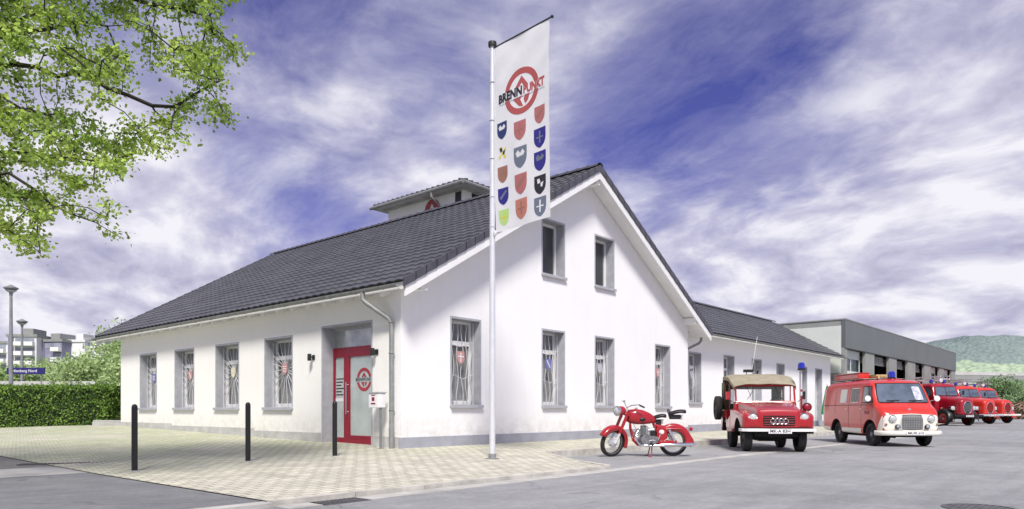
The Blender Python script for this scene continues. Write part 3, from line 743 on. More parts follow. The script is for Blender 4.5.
for i, (x0, x1) in enumerate(bays):
    if i in (0, 4, 5):
        d = B(); d.box(x0, x1, .25, .30, .02, .45)
        for z in (1.25,2.15,3.02): d.box(x0, x1, .25, .30, z, z+.16)
        for x in (x0, (x0+x1)/2-.05, x1-.1): d.box(x, x+.1, .245, .302, .45, 3.86)
        d.box(x0, x1, .25, .30, 3.86, 4.34)
        dd = obj('bay_door', d, 'clad_white', hb, label='closed sectional bay door with glazed rows')
        d = B(); d.box(x0+.05, x1-.05, .27, .28, .4, 3.87); obj('pane', d, 'carglass', dd)
    else:
        d = B()
        for k in range(3): d.box(x0, x1, .3+k*.5, .34+k*.5, 3.98-k*.0, 4.3)
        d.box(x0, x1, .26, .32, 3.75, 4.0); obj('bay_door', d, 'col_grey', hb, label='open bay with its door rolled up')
# ================================================================== SMALL THINGS AT THE HOUSE
for i, (x, y, wh) in enumerate(((-5.32,-.08,'black steel bollard nearest the side road, leftmost of three'),(-3.45,-.05,'middle one of three black steel bollards on the paving'),(-1.95,-.45,'black steel bollard standing in front of the red door'))):
    b = B(); z0 = G(x, y); r = .044
    b.lathe([(r,-.06),(r,.955),(r*.98,.985),(r*.8,1.01),(r*.45,1.025),(.001,1.03)], 20)
    t = thing('bollard', wh, 'bollard', (x, y, z0), group='black bollards on the yard paving')
    obj('post', b, 'black', t, smooth=True)
    b = B(); b.lathe([(r+.03,-.02),(r+.03,.006),(r+.002,.012),(r+.002,-.02)], 20); obj('collar', b, 'concrete', t)
for y, wh in ((3.22,'dark wall lamp beside the window left of the entrance'), (.80,'dark wall lamp between the entrance and the downpipe')):
    t = thing('wall_lamp', wh, 'wall lamp', (-.001, y, 2.25), group='wall lamps by the entrance')
    b = B(); b.box(-.02,0,-.05,.05,-.05,.07); b.box(-.10,-.02,-.02,.02,.0,.03); obj('bracket', b, 'black', t)
    b = B(); b.lathe([(.001,-.075),(.045,-.075),(.048,-.07),(.048,.08),(.04,.09),(.001,.09)], 16, Matrix.Translation((-.12,0,0))); obj('lamp_body', b, 'anthracite', t, smooth=True)
    b = B(); b.lathe([(.001,-.078),(.038,-.078),(.038,-.0755),(.001,-.0755)], 16, Matrix.Translation((-.12,0,0))); obj('lens', b, 'lens', t)
# letterbox on two thin posts
t = thing('letterbox', 'white letterbox on a thin steel post right of the red door', 'letterbox', (-.27, .45, G(-.3,.45)))
b = B(); b.box(-.10,.10,-.16,.16,.86,1.17); obj('box', b, 'white', t, bevel=.008)
b = B(); b.box(-.12,.12,-.18,.18,1.171,1.19); obj('lid', b, 'plinth_pale', t)
b = B(); b.box(-.02,.02,-.14,-.10,-.03,.858); b.box(-.05,.05,-.17,-.07,-.005,.006); obj('post', b, 'zinc', t)
b = B(); b.box(-.104,-.1005,-.04,.05,1.0,1.08); b.box(-.104,-.1005,-.07,.08,.93,.96); b.box(-.104,-.1005,-.06,.07,1.11,1.13); obj('notice', b, 'door_red', t)

# ------------------------------------------------------------------ flagpole and banner
fp = V(-.36, 13.1); fz = G(fp.x, fp.y)
t = thing('flagpole', 'tall white flagpole standing on the pavement before the gable wall', 'flagpole', (fp.x, fp.y, fz))
b = B(); b.lathe([(.055,-.05),(.055,2.5),(.046,5.5),(.040,7.58)], 20); obj('pole', b, 'pole_white', t, smooth=True)
b = B(); b.lathe([(.13,-.02),(.13,.012),(.07,.02),(.065,.09),(.057,.095)], 20); obj('base', b, 'zinc', t, smooth=True)
b = B(); b.lathe([(.001,7.56),(.075,7.56),(.08,7.60),(.075,7.64),(.03,7.66),(.001,7.665)], 16); obj('cap', b, 'anthracite', t, smooth=True)
fd = Vector((RT[0]*.70 - FW[0]*.715, RT[1]*.70 - FW[1]*.715, 0)).normalized()    # the way the boom points
fn = Vector((-fd.y, fd.x, 0)); 
if fn.dot(Vector((FW[0], FW[1], 0))) > 0: fn = -fn                              # towards the photographer
b = B(); b.tube([fd*-.05+Vector((0,0,7.52)), fd*1.47+Vector((0,0,7.53))], .014, 8); b.ell(fd*1.48+Vector((0,0,7.53)), (.03,.03,.03), 8, 6); obj('boom', b, 'anthracite', t, smooth=True)
b = B()
for z in (6.9,6.2,5.5,4.8,4.25): b.tube([(.055*math.cos(a),.055*math.sin(a),z) for a in [2*math.pi*j/10 for j in range(10)]], .008, 5, closed=True)
b.tube([fd*.058+Vector((0,0,4.25)), fd*.058+Vector((0,0,7.5))], .004, 4); b.ell(fd*.07+Vector((0,0,4.12)), (.035,.035,.06), 8, 6)
obj('banner_rings', b, 'pole_white', t)
FWD, FHT = 1.33, 3.40
def fpt(u, v, off=0.0):
    """u metres from the pole edge, v metres below the top hem"""
    e_ = (v/FHT)
    w = .022*math.sin(2.6*u+1.1*v+.6)*min(e_*3,.3+e_) + .008*math.sin(6.5*u-1.2*v) + .05*e_*math.sin(1.1*u+.9*v)
    w *= min(1, v*4)
    if v < .7: w += .022*math.sin(math.pi*v/.7)*math.sin(8*u+5*v)
    sag = .0
    p_ = fd*(.085+u) + fn*(w+off); return Vector((p_.x, p_.y, 7.535 + .012*u/FWD - sag - v + .02*e_*u))
fl = thing('banner', 'tall white advertising banner with a red round logo and rows of town shields', 'banner', (fp.x, fp.y, fz), group=None)
b = B(); b.grid([[fpt(FWD*i/44, FHT*j/110) for i in range(45)] for j in range(111)]); obj('cloth', b, 'flag', fl, smooth=True)
def subd_poly(b_, pts, off, n=5):
    """a small flat figure laid on the cloth, cut fine enough to follow it"""
    bm = bmesh.new(); vs = [bm.verts.new((x, y, 0)) for x, y in pts]; bm.faces.new(vs)
    x0, x1 = min(p[0] for p in pts), max(p[0] for p in pts); y0, y1 = min(p[1] for p in pts), max(p[1] for p in pts)
    for ax, a0, a1 in ((0,x0,x1),(1,y0,y1)):
        k_ = a0+.06
        while k_ < a1:
            pl = Vector((k_,0,0)) if ax == 0 else Vector((0,k_,0)); nr = Vector((1,0,0)) if ax == 0 else Vector((0,1,0))
            bmesh.ops.bisect_plane(bm, geom=bm.verts[:]+bm.edges[:]+bm.faces[:], plane_co=pl, plane_no=nr); k_ += .06
    mp = {v: b_.bm.verts.new(fpt(v.co.x, v.co.y, off)) for v in bm.verts}
    for f in bm.faces: 
        try: b_.bm.faces.new([mp[v] for v in f.verts])
        except ValueError: pass
    bm.free()
# round logo
cu_, cv_, r_ = .68, 1.04, .405
lg = B(); n = 60
for a0, a1 in ((R(12),R(168)),(R(192),R(348))):
    lg.grid([[fpt(cu_+q*math.cos(lerp(a0,a1,i/n)), cv_-q*math.sin(lerp(a0,a1,i/n)), .004) for i in range(n+1)] for q in (r_, r_*.87, r_*.74)])
subd_poly(lg, [(cu_-.15,cv_-.08),(cu_,cv_-.27),(cu_+.15,cv_-.08),(cu_+.05,cv_-.08),(cu_,cv_-.15),(cu_-.05,cv_-.08)], .004)
subd_poly(lg, [(cu_-.20,cv_+.10),(cu_+.03,cv_+.09),(cu_-.03,cv_+.14),(cu_+.04,cv_+.28),(cu_-.05,cv_+.26)], .004)
subd_poly(lg, [(cu_+.08,cv_+.09),(cu_+.19,cv_+.09),(cu_+.15,cv_+.20),(cu_+.09,cv_+.25),(cu_+.05,cv_+.16)], .004)
obj('logo', lg, 'flag_red', fl)
tx_ = B(); add_text(tx_, 'BRENN', .21, lambda x, y: fpt(cu_-.275+x, cv_-y, .006), .010, wid=.58); obj('lettering', tx_, 'letter_black', fl)
tx_ = B(); add_text(tx_, 'PUNKT', .20, lambda x, y: fpt(cu_+.29+x, cv_-y, .006), .010, wid=.50); obj('lettering', tx_, 'flag_red', fl)
tx_ = B(); subd_poly(tx_, [(cu_-.54,cv_+.105),(cu_+.55,cv_+.105),(cu_+.55,cv_+.113),(cu_-.54,cv_+.113)], .006); obj('rule', tx_, 'flag_grey', fl)
shields = [(.20,1.60,.25,'flag_navy',1),(.20,2.00,.25,'flag_yellow',4),(.20,2.39,.24,'flag_brown',2),(.20,2.78,.25,'flag_blue',3),(.20,3.16,.24,'flag_green',2),
           (.64,1.72,.28,'flag_rose',2),(.64,2.19,.31,'flag_grey',1),(.64,2.66,.30,'flag_rose',3),(.64,3.10,.30,'flag_orange',2),
           (1.10,1.58,.25,'flag_rose',3),(1.10,1.98,.28,'flag_blue',2),(1.10,2.38,.28,'flag_blue',1),(1.10,2.79,.27,'letter_black',4),(1.10,3.17,.28,'flag_grey',2)]
for k, (su, sv, sw, cm, pat) in enumerate(shields):
    q = B()
    if cm != 'flag_yellow': subd_poly(q, [(su+px*sw, sv-pz*sw*1.15) for px, pz in SHIELD], .004)
    else:
        for (ax_, ay_) in ((-.05,-.08),(.07,-.04),(.0,.02),(-.06,.07),(.06,.08)): subd_poly(q, [(su+ax_-.03,sv+ay_-.02),(su+ax_+.03,sv+ay_-.03),(su+ax_+.02,sv+ay_+.03),(su+ax_-.03,sv+ay_+.025)], .004)
    s_ = obj('shield', q, cm, fl)
    q = B(); h_ = sw*.5
    if pat == 1: subd_poly(q, [(su-h_*.7,sv-h_*.5),(su-h_*.3,sv-h_*.8),(su,sv-h_*.4),(su+h_*.4,sv-h_*.8),(su+h_*.7,sv-h_*.4),(su+h_*.5,sv-h_*.1),(su-h_*.5,sv-.0)], .006)
    elif pat == 2: subd_poly(q, [(su-h_*.12,sv-h_*.8),(su+h_*.12,sv-h_*.8),(su+h_*.12,sv+h_*.7),(su-h_*.12,sv+h_*.7)], .006); subd_poly(q, [(su-h_*.6,sv-h_*.1),(su+h_*.6,sv-h_*.1),(su+h_*.6,sv+h_*.06),(su-h_*.6,sv+h_*.06)], .0065)
    elif pat == 3: subd_poly(q, [(su-h_*.7,sv+h_*.2),(su+h_*.5,sv-h_*.8),(su+h_*.75,sv-h_*.6),(su-h_*.4,sv+h_*.5)], .006)
    else:
        subd_poly(q, [(su-h_*.5,sv-h_*.7),(su-h_*.1,sv-h_*.75),(su+h_*.1,sv-h_*.2),(su-h_*.4,sv-h_*.1)], .006); subd_poly(q, [(su+h_*.1,sv-h_*.1),(su+h_*.6,sv-h_*.3),(su+h_*.4,sv+h_*.4),(su+h_*.1,sv+h_*.3)], .006)
    obj('charge', q, {'flag_blue':'flag_grey','flag_navy':'flag_white','flag_yellow':'letter_black','letter_black':'flag_white','flag_green':'flag_yellow','flag_rose':'flag_brown'}.get(cm,'flag_brown' if cm!='flag_grey' else 'flag_white'), s_)

# closed parasol by the wing wall
t = thing('parasol', 'closed green parasol standing against the white wing wall', 'parasol', (26.9, -.1, G(26,-.1)))
b = B(); rows = []
for z, r in ((.55,.10),(.62,.24),(.9,.21),(1.3,.15),(1.75,.08),(2.0,.03)):
    rows.append([(r*(1+.22*math.cos(8*a))*math.cos(a), r*(1+.22*math.cos(8*a))*math.sin(a), z) for a in [2*math.pi*k/32 for k in range(32)]])
b.grid(rows, True, True); M['parasol'] = mat('parasol_cloth', (.02,.20,.06), .9, var=.2, vscale=6); obj('cover', b, 'parasol', t, smooth=True)
b = B(); b.tube([(0,0,.05),(0,0,2.08)], .022, 8); obj('pole', b, 'wood', t)
b = B(); b.lathe([(.25,0),(.25,.06),(.08,.09),(.04,.2)], 20); obj('base', b, 'concrete', t)

# ================================================================== LEAVES
def leaf_mesh(name, pts, size, m, parent=None, n_each=1, spread=0.0, shape='quad', seed=1, flat=.0, **kw):
    rnd = random.Random(seed); vs = []; fs = []
    for p in pts:
        for _ in range(n_each):
            c = (p[0]+rnd.gauss(0,spread), p[1]+rnd.gauss(0,spread), p[2]+rnd.gauss(0,spread*.8))
            s = size*rnd.uniform(.6,1.25)
            th = rnd.uniform(0, 6.283); up = Vector((rnd.gauss(0,1), rnd.gauss(0,1), rnd.gauss(0,1)+flat)).normalized()
            a = up.orthogonal().normalized(); a = (a*math.cos(th) + up.cross(a)*math.sin(th)); q = up.cross(a); C_ = Vector(c)
            k = len(vs)
            if shape == 'maple':
                o = [(0,-.5),(.32,-.28),(.55,.05),(.26,.08),(.30,.42),(0,.62),(-.30,.42),(-.26,.08),(-.55,.05),(-.32,-.28)]
                vs.extend([tuple(C_ + a*(x*s) + q*(y*s) + up*(abs(x)*s*.25)) for x, y in o]); fs.append((k,k+1,k+2,k+3,k+7,k+8,k+9)); fs.append((k+3,k+4,k+5,k+6,k+7))
            else:
                vs.extend([tuple(C_ + a*(x*s) + q*(y*s)) for x, y in ((-.5,0),(0,-.32),(.5,0),(0,.32))]); fs.append((k,k+1,k+2,k+3))
    me = bpy.data.meshes.new(name); me.from_pydata(vs, [], fs); me.update(); me.materials.append(M[m])
    o = bpy.data.objects.new(name, me); link(o, parent); return o

# overhanging maple: trunk stands left of the picture
def in_poly(p, poly):
    x, y = p; c = False; j = len(poly)-1
    for i in range(len(poly)):
        xi, yi = poly[i]; xj, yj = poly[j]
        if (yi > y) != (yj > y) and x < (xj-xi)*(y-yi)/(yj-yi)+xi: c = not c
        j = i
    return c
# crown outline as seen from the street, in metres at 9 m distance: (x to the right, height)
OUT = [(-13,1.8),(-13,9),(-3.2,9),(-3.38,6.17),(-3.42,5.4),(-3.62,5.15),(-3.52,4.59),(-3.92,4.65),(-4.18,4.3),(-4.43,4.22),(-4.81,4.28),(-5.07,3.8),(-4.85,3.2),(-4.95,3.14),(-5.45,3.45),(-5.7,3.65),(-5.95,3.46),(-5.85,2.88),(-6.0,2.86),(-6.45,3.2),(-8,2.6)]
GAPS = [(-5.35,3.95,.22,.10),(-5.0,5.7,.35,.12),(-4.5,4.9,.22,.14),(-5.9,4.35,.24,.14),(-4.2,5.75,.32,.10),(-5.6,5.05,.22,.12),(-6.2,3.95,.22,.12)]
rnd = random.Random(11)
tp_ = V(-9.6, 9.2, 0); nodes = []; par = []
def chain(pts):
    """main limb through pts (view metres); returns indices"""
    last = None
    for i, p in enumerate(pts):
        X, Y, Z, pi = p; nodes.append(V(X, Y, Z)); par.append(pi if pi is not None else last); last = len(nodes)-1
    return last
def limb(start, pts, seg=.28):
    last = start
    for (X, Y, Z) in pts:
        q = V(X, Y, Z); p0 = nodes[last]; L_ = (q-p0).length; k = max(1, int(L_/seg))
        for i in range(1, k+1):
            w = p0.lerp(q, i/k) + Vector((rnd.gauss(0,.02), rnd.gauss(0,.02), rnd.gauss(0,.03)))
            if i == k: w = q
            nodes.append(w); par.append(last); last = len(nodes)-1
    return last
nodes.append(V(-9.6,9.2,-.1)); par.append(None)
t1 = limb(0, [(-9.55,9.2,1.5),(-9.5,9.1,2.8)]); 
l1 = limb(t1, [(-8.4,9.1,3.7),(-7.2,9.1,4.22),(-6.4,9.0,4.24),(-5.75,9.0,4.18)])            # the thick one at mid height
limb(l1, [(-5.2,8.9,4.05),(-4.7,8.8,4.15)])
l2 = limb(t1, [(-8.6,9.0,3.4),(-7.3,8.9,4.0),(-6.2,8.8,3.92),(-5.7,8.8,3.55),(-5.45,8.8,3.42),(-5.1,8.7,3.3)])
t2 = limb(t1, [(-9.3,9.3,4.4)])
l3 = limb(t2, [(-8,9.2,5.0),(-6.6,9.1,5.05),(-5.9,9.1,4.75),(-5.55,9.1,4.65)])
l4 = limb(t2, [(-8,9.5,5.5),(-6.6,9.5,5.6),(-5.5,9.4,5.35),(-5.0,9.3,5.1),(-4.4,9.3,4.95),(-3.95,9.2,5.15)])
l5 = limb(t2, [(-8.9,9.3,6.2),(-7.2,9.2,6.1),(-6.2,9.0,5.75),(-5.4,8.9,5.85),(-4.7,8.8,5.75)])
t3 = limb(t2, [(-9.1,9.4,6.4)])
l6 = limb(t3, [(-7.9,9.4,7.0),(-6.2,9.3,6.6),(-5.0,9.2,6.35),(-4.0,9.2,6.1),(-3.6,9.1,5.6)])
limb(t3, [(-8,9.6,8),(-6,9.4,7.6),(-4.2,9.3,7.2)]); limb(t3, [(-9.3,9.6,8.6),(-9.9,9.8,10)]); limb(t2, [(-10.6,9.0,5.6),(-12,8.8,6.4)]); limb(t1, [(-10.8,9.6,4.2),(-12.2,10,4.6)])
nmain = len(nodes)
cand = []
while len(cand) < 1750:
    X = rnd.uniform(-12.6,-3.2); Z = rnd.uniform(2.4,9); Y = 9 + rnd.uniform(-1.25,1.25)
    if X < -7.2 and rnd.random() < .62: continue
    x9, z9 = X*9/Y, 1+(Z-1)*9/Y
    if not in_poly((x9, z9), OUT): continue
    if any(((x9-g[0])/g[2])**2+((z9-g[1])/g[3])**2 < 1 for g in GAPS): continue
    if X > -6.6 and Z < 6.6 and noise.noise(Vector((X*1.5, Y*1.2, Z*2.4))) < -.11: continue
    cand.append(V(X, Y, Z))
kd_pts = list(nodes)
cand.sort(key=lambda c: min((c-nodes[i]).length for i in range(0, nmain, 2)))
tips = []
for c in cand:
    best = min(range(len(nodes)), key=lambda i: (nodes[i]-c).length_squared if i > 3 else 1e9)
    p0 = nodes[best]; d_ = (c-p0).length
    if d_ > .9 : continue
    if d_ > .3:
        mid = p0.lerp(c, .5) + Vector((rnd.gauss(0,.03), rnd.gauss(0,.03), .04)); nodes.append(mid); par.append(best); best = len(nodes)-1
    nodes.append(c); par.append(best); tips.append(len(nodes)-1)
wgt = [0.0]*len(nodes); kids = [0]*len(nodes)
for i in range(len(nodes)-1, 0, -1):
    wgt[i] = max(wgt[i], 0)+ (1 if kids[i] == 0 else 0); wgt[par[i]] += wgt[i]; kids[par[i]] += 1
rad = [min(.26, .0042*(w+.6)**.56) for w in wgt]
b = B()
for i in range(1, len(nodes)):
    p0, p1 = nodes[par[i]], nodes[i]
    if (p1-p0).length < 1e-4: continue
    b.tube([p0, p1 + (p1-p0)*.04], [min(rad[par[i]], rad[i]*1.35), rad[i]], 9 if rad[i] > .03 else 4, cap=False)
maple = thing('maple_tree', 'tall maple with fresh light green leaves reaching in from the left', 'tree', V(-9.6,9.2,0))
maple_loc = maple.location.copy()
def under(o, root):
    o.parent = root; o.matrix_parent_inverse = Matrix.Translation(-root.location) 
    return o
under(obj('trunk', b, 'bark', None, smooth=True, ang=80), maple)
lp = []
for i in tips:
    p0 = nodes[par[i]]; p1 = nodes[i]
    for k in range(54):
        s = rnd.uniform(.35,1.15); q = p0.lerp(p1, s); lp.append((q.x+rnd.gauss(0,.085), q.y+rnd.gauss(0,.085), q.z+rnd.gauss(0,.045)-.01))
under(leaf_mesh('crown', lp, .046, 'leaf', None, shape='maple', seed=3, flat=.7), maple)

# hedge: leaf-covered clipped block
def hedge(p, q, w, z0, z1, n, size, m, core, seed=5):
    p = Vector(p); q = Vector(q); d = (q-p); Lh = d.length; d.normalize(); s_ = Vector((-d.y, d.x, 0)); rn = random.Random(seed); pts = []
    for _ in range(n):
        f = rn.random(); a = rn.random()*Lh
        bump = .07*noise.noise(Vector((a*1.2, 0, seed)))
        if f < .30: c = p + d*a + s_*rn.uniform(-w/2,w/2); z = z1 + bump + rn.gauss(0,.045)
        elif f < .65:
            z = lerp(z0, z1, rn.random()**.9); off = .10*noise.noise(Vector((a*1.6, z*2.2, 3)))+rn.gauss(0,.05); c = p + d*a + s_*(-w/2+off)
        elif f < .9:
            z = rn.uniform(z0,z1); c = p + d*a + s_*(w/2+rn.gauss(0,.05))
        else:
            z = rn.uniform(z0,z1); c = (p if rn.random()<.5 else q) + d*rn.gauss(0,.05) + s_*rn.uniform(-w/2,w/2)
        pts.append((c.x, c.y, z))
    t_ = thing('hedge', 'dense clipped green hedge closing off the yard on the left', 'hedge', (0,0,0))
    leaf_mesh('foliage', pts, size, m, t_, seed=seed)
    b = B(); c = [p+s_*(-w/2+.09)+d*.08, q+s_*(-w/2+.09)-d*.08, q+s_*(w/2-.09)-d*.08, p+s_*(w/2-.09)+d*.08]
    rows = [[Vector((v.x,v.y,z)) for v in c] for z in (z0-.1, z1-.09)]; b.grid(rows, True, True); obj('dark_core', b, core, t_)  # near-black block painting the shade between the leaves inside the hedge
    return t_
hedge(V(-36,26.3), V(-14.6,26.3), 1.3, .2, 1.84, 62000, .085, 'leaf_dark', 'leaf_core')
p = V(-13.6, 25.2); b = B(); b.box(-1.1,0.9,-.2,.2,-.1,.30); b.box(-1.1,.9,-.16,.16,.301,.36)
tag(obj('low_wall', b, 'concrete', loc=(p.x,p.y,.28), rz=R(-48.7), bevel=.01), 'low grey concrete wall between the hedge and the house corner', 'low wall')

def tree(name, label, cat, X, Y, h, w, m, n, leaf, seed, z0=0.0, trunk_h=.3, lobes=16, group=None):
    rn = random.Random(seed); root = thing(name, label, cat, V(X, Y, z0), group=group)
    b = B(); ls = []
    b.tube([(0,0,-.3),(rn.gauss(0,.02)*h,rn.gauss(0,.02)*h,h*.35),(0,0,h*.7)], [h*.028,h*.02,h*.008], 8)
    for k in range(lobes):
        a = rn.uniform(0,6.283); rr = w*.5*rn.uniform(.15,.85); zz = h*rn.uniform(trunk_h+.08,.9); rr *= math.sqrt(max(.08, 1-((zz/h-.55)/.5)**2))
        c = Vector((rr*math.cos(a), rr*math.sin(a), zz)); rl = w*rn.uniform(.13,.24); ls.append((c, rl))
        b.tube([(0,0,h*.25+rn.random()*h*.2), c*.6+Vector((0,0,h*.12)), c], [h*.010,h*.006,h*.003], 5)
    obj('trunk', b, 'bark', root)
    pts = []
    for _ in range(n):
        c, rl = rn.choice(ls); v = Vector((rn.gauss(0,1),rn.gauss(0,1),rn.gauss(0,1))).normalized()*rl*rn.uniform(.55,1.05)
        v.z *= .8; pts.append(tuple(c+v))
    leaf_mesh('crown', pts, leaf, m, root, seed=seed)
    return root
far = [(-31,52,4.3,7,'leaf_far'),(-35.5,60,4.6,7,'leaf_far2'),(-27.0,50,5.7,7.0,'leaf_far'),(-41,66,5.2,8,'leaf_far'),(-33,46,3.6,6,'leaf_far'),(-25.6,46,4.4,6.5,'leaf_far'),(-28.4,56,7.2,8.0,'leaf_far'),(-47,70,4.6,8,'leaf_far2'),(-21,42,4.0,6,'leaf_far'),(-52,72,4.2,7,'leaf_far2'),(-26,60,6.6,8,'leaf_far2')]
words_ = ['tallest light green tree beyond the hedge left of the roof corner','broad dark green tree beyond the hedge under the apartment blocks','round light green tree touching the left roof eave','wide pale tree in front of the white apartment slab','low bushy light green tree close behind the hedge middle','small light green tree behind the corner of the house','large light green tree rising behind the smaller ones','dark low tree under the left apartment block','half hidden green tree beside the house wall','dark green tree behind the blue station sign','tall darker green tree half hidden by the roof edge']
for i, (X, Y, h, w, m_) in enumerate(far):
    tree('broadleaf_tree', words_[i], 'tree', X, Y, h, w, m_, 15000, .25, 30+i, trunk_h=.0, lobes=34, group='trees beyond the hedge')

# station lamps, platform sign and platform edge
for (u, Y, zt, lab) in ((11,34,6.8,'taller of two station lamps left, nearer the edge of the photo'),(22,44,6.45,'lower of two station lamps left, right of the taller lamp')):
    X = (u-512)/714*Y
    t = thing('street_lamp', lab, 'street lamp', V(X, Y, 0), group='station lamps behind the hedge')
    b = B(); b.tube([(0,0,-.1),(0,0,3.2),(0,0,zt-.25)], [.11,.09,.06], 10); obj('pole', b, 'zinc', t, smooth=True)
    b = B(); b.lathe([(.07,zt-.35),(.09,zt-.18),(.20,zt-.09),(.30,zt-.03),(.31,zt+.02),(.20,zt+.07),(.05,zt+.16),(.001,zt+.16)], 20); obj('lamp_head', b, 'zinc', t, smooth=True)
    b = B(); b.lathe([(.001,zt-.2),(.12,zt-.2),(.22,zt-.13),(.25,zt-.105)], 16); obj('lamp_glass', b, 'lens', t)
t = thing('station_sign', 'dark blue station name sign behind the hedge at the left', 'sign', V(-28.2,41.5,0), R(-48.7))
b = B(); b.box(-1.15,1.05,-.04,.04,3.08,3.46); obj('board', b, 'sign_blue', t, bevel=.01)
b = B(); add_text(b, 'Nienberg Nord', .23, lambda x, y: (x-.1, -.046, 3.27+y), .003); obj('lettering', b, 'flag_white', t)
for x in (-.9,.8):
    b = B(); b.tube([(x,.06,-.1),(x,.06,3.3)], .035, 8); obj('post', b, 'zinc', t)
# platform edge wall
b = B(); a0 = V(-60,43.4); a1 = V(-22,43.4); d_ = (a1-a0).normalized(); s_ = Vector((-d_.y,d_.x,0))
b.prism([a0+Vector((0,0,-.1)), a1+Vector((0,0,-.1)), a1+Vector((0,0,2.75)), a0+Vector((0,0,2.75))], s_*.3)
tag(obj('platform_wall', b, 'plinth_pale'), 'pale platform wall showing as a light band above the hedge', 'wall')

# apartment blocks
def block(X, Y, w, d, h, rz, lab, floors, bays_, tone='white', dark='flat_grey', roofm='col_grey'):
    t_ = thing('apartment_block', lab, 'apartment block', V(X, Y, 0), rz, group='apartment blocks on the skyline')
    b = B(); b.box(-w/2,w/2,0,d,-.5,h); obj('wall', b, tone, t_)
    b = B(); b.box(-w/2-.3,w/2+.3,-.3,d+.3,h,h+.7); b.box(-w*.15,w*.2,d*.2,d*.7,h+.7,h+2.6); obj('roof', b, roofm, t_)
    fh = h/floors
    for (x0, x1, kind) in bays_:
        for k in range(floors):
            z = k*fh
            if kind == 'b':
                b = B(); b.box(x0,x1,-1.3,-1.15,z+.15,z+1.25); b.box(x0,x1,-1.15,-.02,z+.05,z+.2); b.box(x0,x0+.15,-1.15,-.02,z+.2,z+1.25); b.box(x1-.15,x1,-1.15,-.02,z+.2,z+1.25); obj('balcony', b, 'white', t_)
                b = B(); b.box(x0+.2,x1-.2,-.08,-.01,z+.4,z+fh-.35); obj('window', b, 'dusk_glass', t_)
            elif kind == 'w':
                b = B(); b.box(x0,x1,-.08,-.01,z+1.0,z+fh-.5); obj('window', b, 'dusk_glass', t_)
        if kind == 'd':
            b = B(); b.box(x0,x1,-.25,-.01,0,h-.1); obj('wall_panel', b, dark, t_)
    return t_
M['flat_grey'] = mat('dark_render', (.24,.23,.34), .8, var=.1, vscale=.2); M['dusk_glass'] = mat('dusk_glass', (.30,.32,.38), .3, var=.3, vscale=.3); M['pale_render'] = mat('pale_render', (.72,.72,.74), .8, var=.08, vscale=.2)
k_ = 200/714
block((8-512)*k_, 200, 8.6, 14, 19.6, R(-50), 'leftmost pale apartment block with white balconies, cut by the photo edge', 7, [(-3.9,-.4,'b'),(.4,3.9,'b')], 'pale_render')
block((27-512)*k_, 198, 7.6, 13, 21.3, R(-44), 'dark roofed apartment block with white balconies behind the lamps', 8, [(-3.6,-2.2,'d'),(-2.0,3.4,'b')], 'pale_render')
block((46-512)*k_, 201, 8.4, 12, 20.2, R(-56), 'purple grey apartment block with balconies, middle of the skyline group', 7, [(-4.1,-1.2,'d'),(-.9,1.0,'w'),(1.6,4.1,'b')], 'flat_grey')
block((66.5-512)*k_, 204, 5.4, 10, 20.4, R(-50), 'plain white apartment slab without windows on its left', 7, [(2.2,2.6,'w')], 'white', roofm='pale_render')
block((82-512)*k_, 206, 5.4, 9, 21.2, R(-46), 'slim light grey apartment tower nearest the roof corner', 8, [(-2.4,-.2,'w'),(.3,2.4,'b')], 'pale_render')

# ================================================================== RIGHT BACKGROUND
def hills(name, X0, X1, Y0, Y1, hf, m, nx=150, ny=26):
    b = B(); b.grid([[V(lerp(X0,X1,i/nx)*(1), lerp(Y0,Y1,j/ny), hf(lerp(X0,X1,i/nx), j/ny)) for i in range(nx+1)] for j in range(ny+1)])
    return struct(name, b, m, smooth=True)
def hillmat(name, c1, c2, c3, sc_):
    m, N, L, b = nmat(name); tc = N.new('ShaderNodeTexCoord').outputs['Object']
    v = N.new('ShaderNodeTexVoronoi'); v.inputs['Scale'].default_value = sc_; L.new(tc, v.inputs['Vector'])
    c = ramp(N, L, nz(N, L, tc, .006, 6, .65), [(.35, c1), (.5, c2), (.65, c3)])
    c = mixc(N, L, .6, c, ramp(N, L, v.outputs['Distance'], [(.0, (1.2,1.2,1.15)), (.8, (.70,.72,.78))]), 'MULTIPLY')
    L.new(c, b.inputs['Base Color']); b.inputs['Roughness'].default_value = 1
    bp = N.new('ShaderNodeBump'); bp.inputs['Strength'].default_value = 1; bp.inputs['Distance'].default_value = 2.5; bp.invert = True; L.new(v.outputs['Distance'], bp.inputs['Height']); L.new(bp.outputs[0], b.inputs['Normal'])
    return m
M['hill_far'] = hillmat('wooded_hill', (.15,.20,.20), (.21,.27,.25), (.33,.40,.33), .26)  # blue-grey tones put the haze of distance into the hill colour
M['hill_near'] = hillmat('wooded_slope', (.30,.40,.27), (.40,.50,.34), (.25,.34,.27), .30)
def hf1(X, t_):
    h = 64 + 10*sstep((X-370)/110) + 3*noise.noise(Vector((X*.012, 3, 1))) + 3*noise.noise(Vector((X*.08, t_*9, 2)))
    return max(-2, h*sstep(t_*1.35))
hills('far_hills', 150, 1300, 560, 760, lambda X, t_: hf1(X, t_), 'hill_far', nx=420, ny=40)
def hf2(X, t_):
    h = 20 + 7*math.exp(-((X-255)/55)**2) + 5*noise.noise(Vector((X*.03, 5, 1))) + 3*noise.noise(Vector((X*.12, t_*8, 2)))
    return max(-2, h*sstep(t_*1.4))
hills('near_slope', 170, 560, 330, 420, hf2, 'hill_near', nx=260, ny=40)
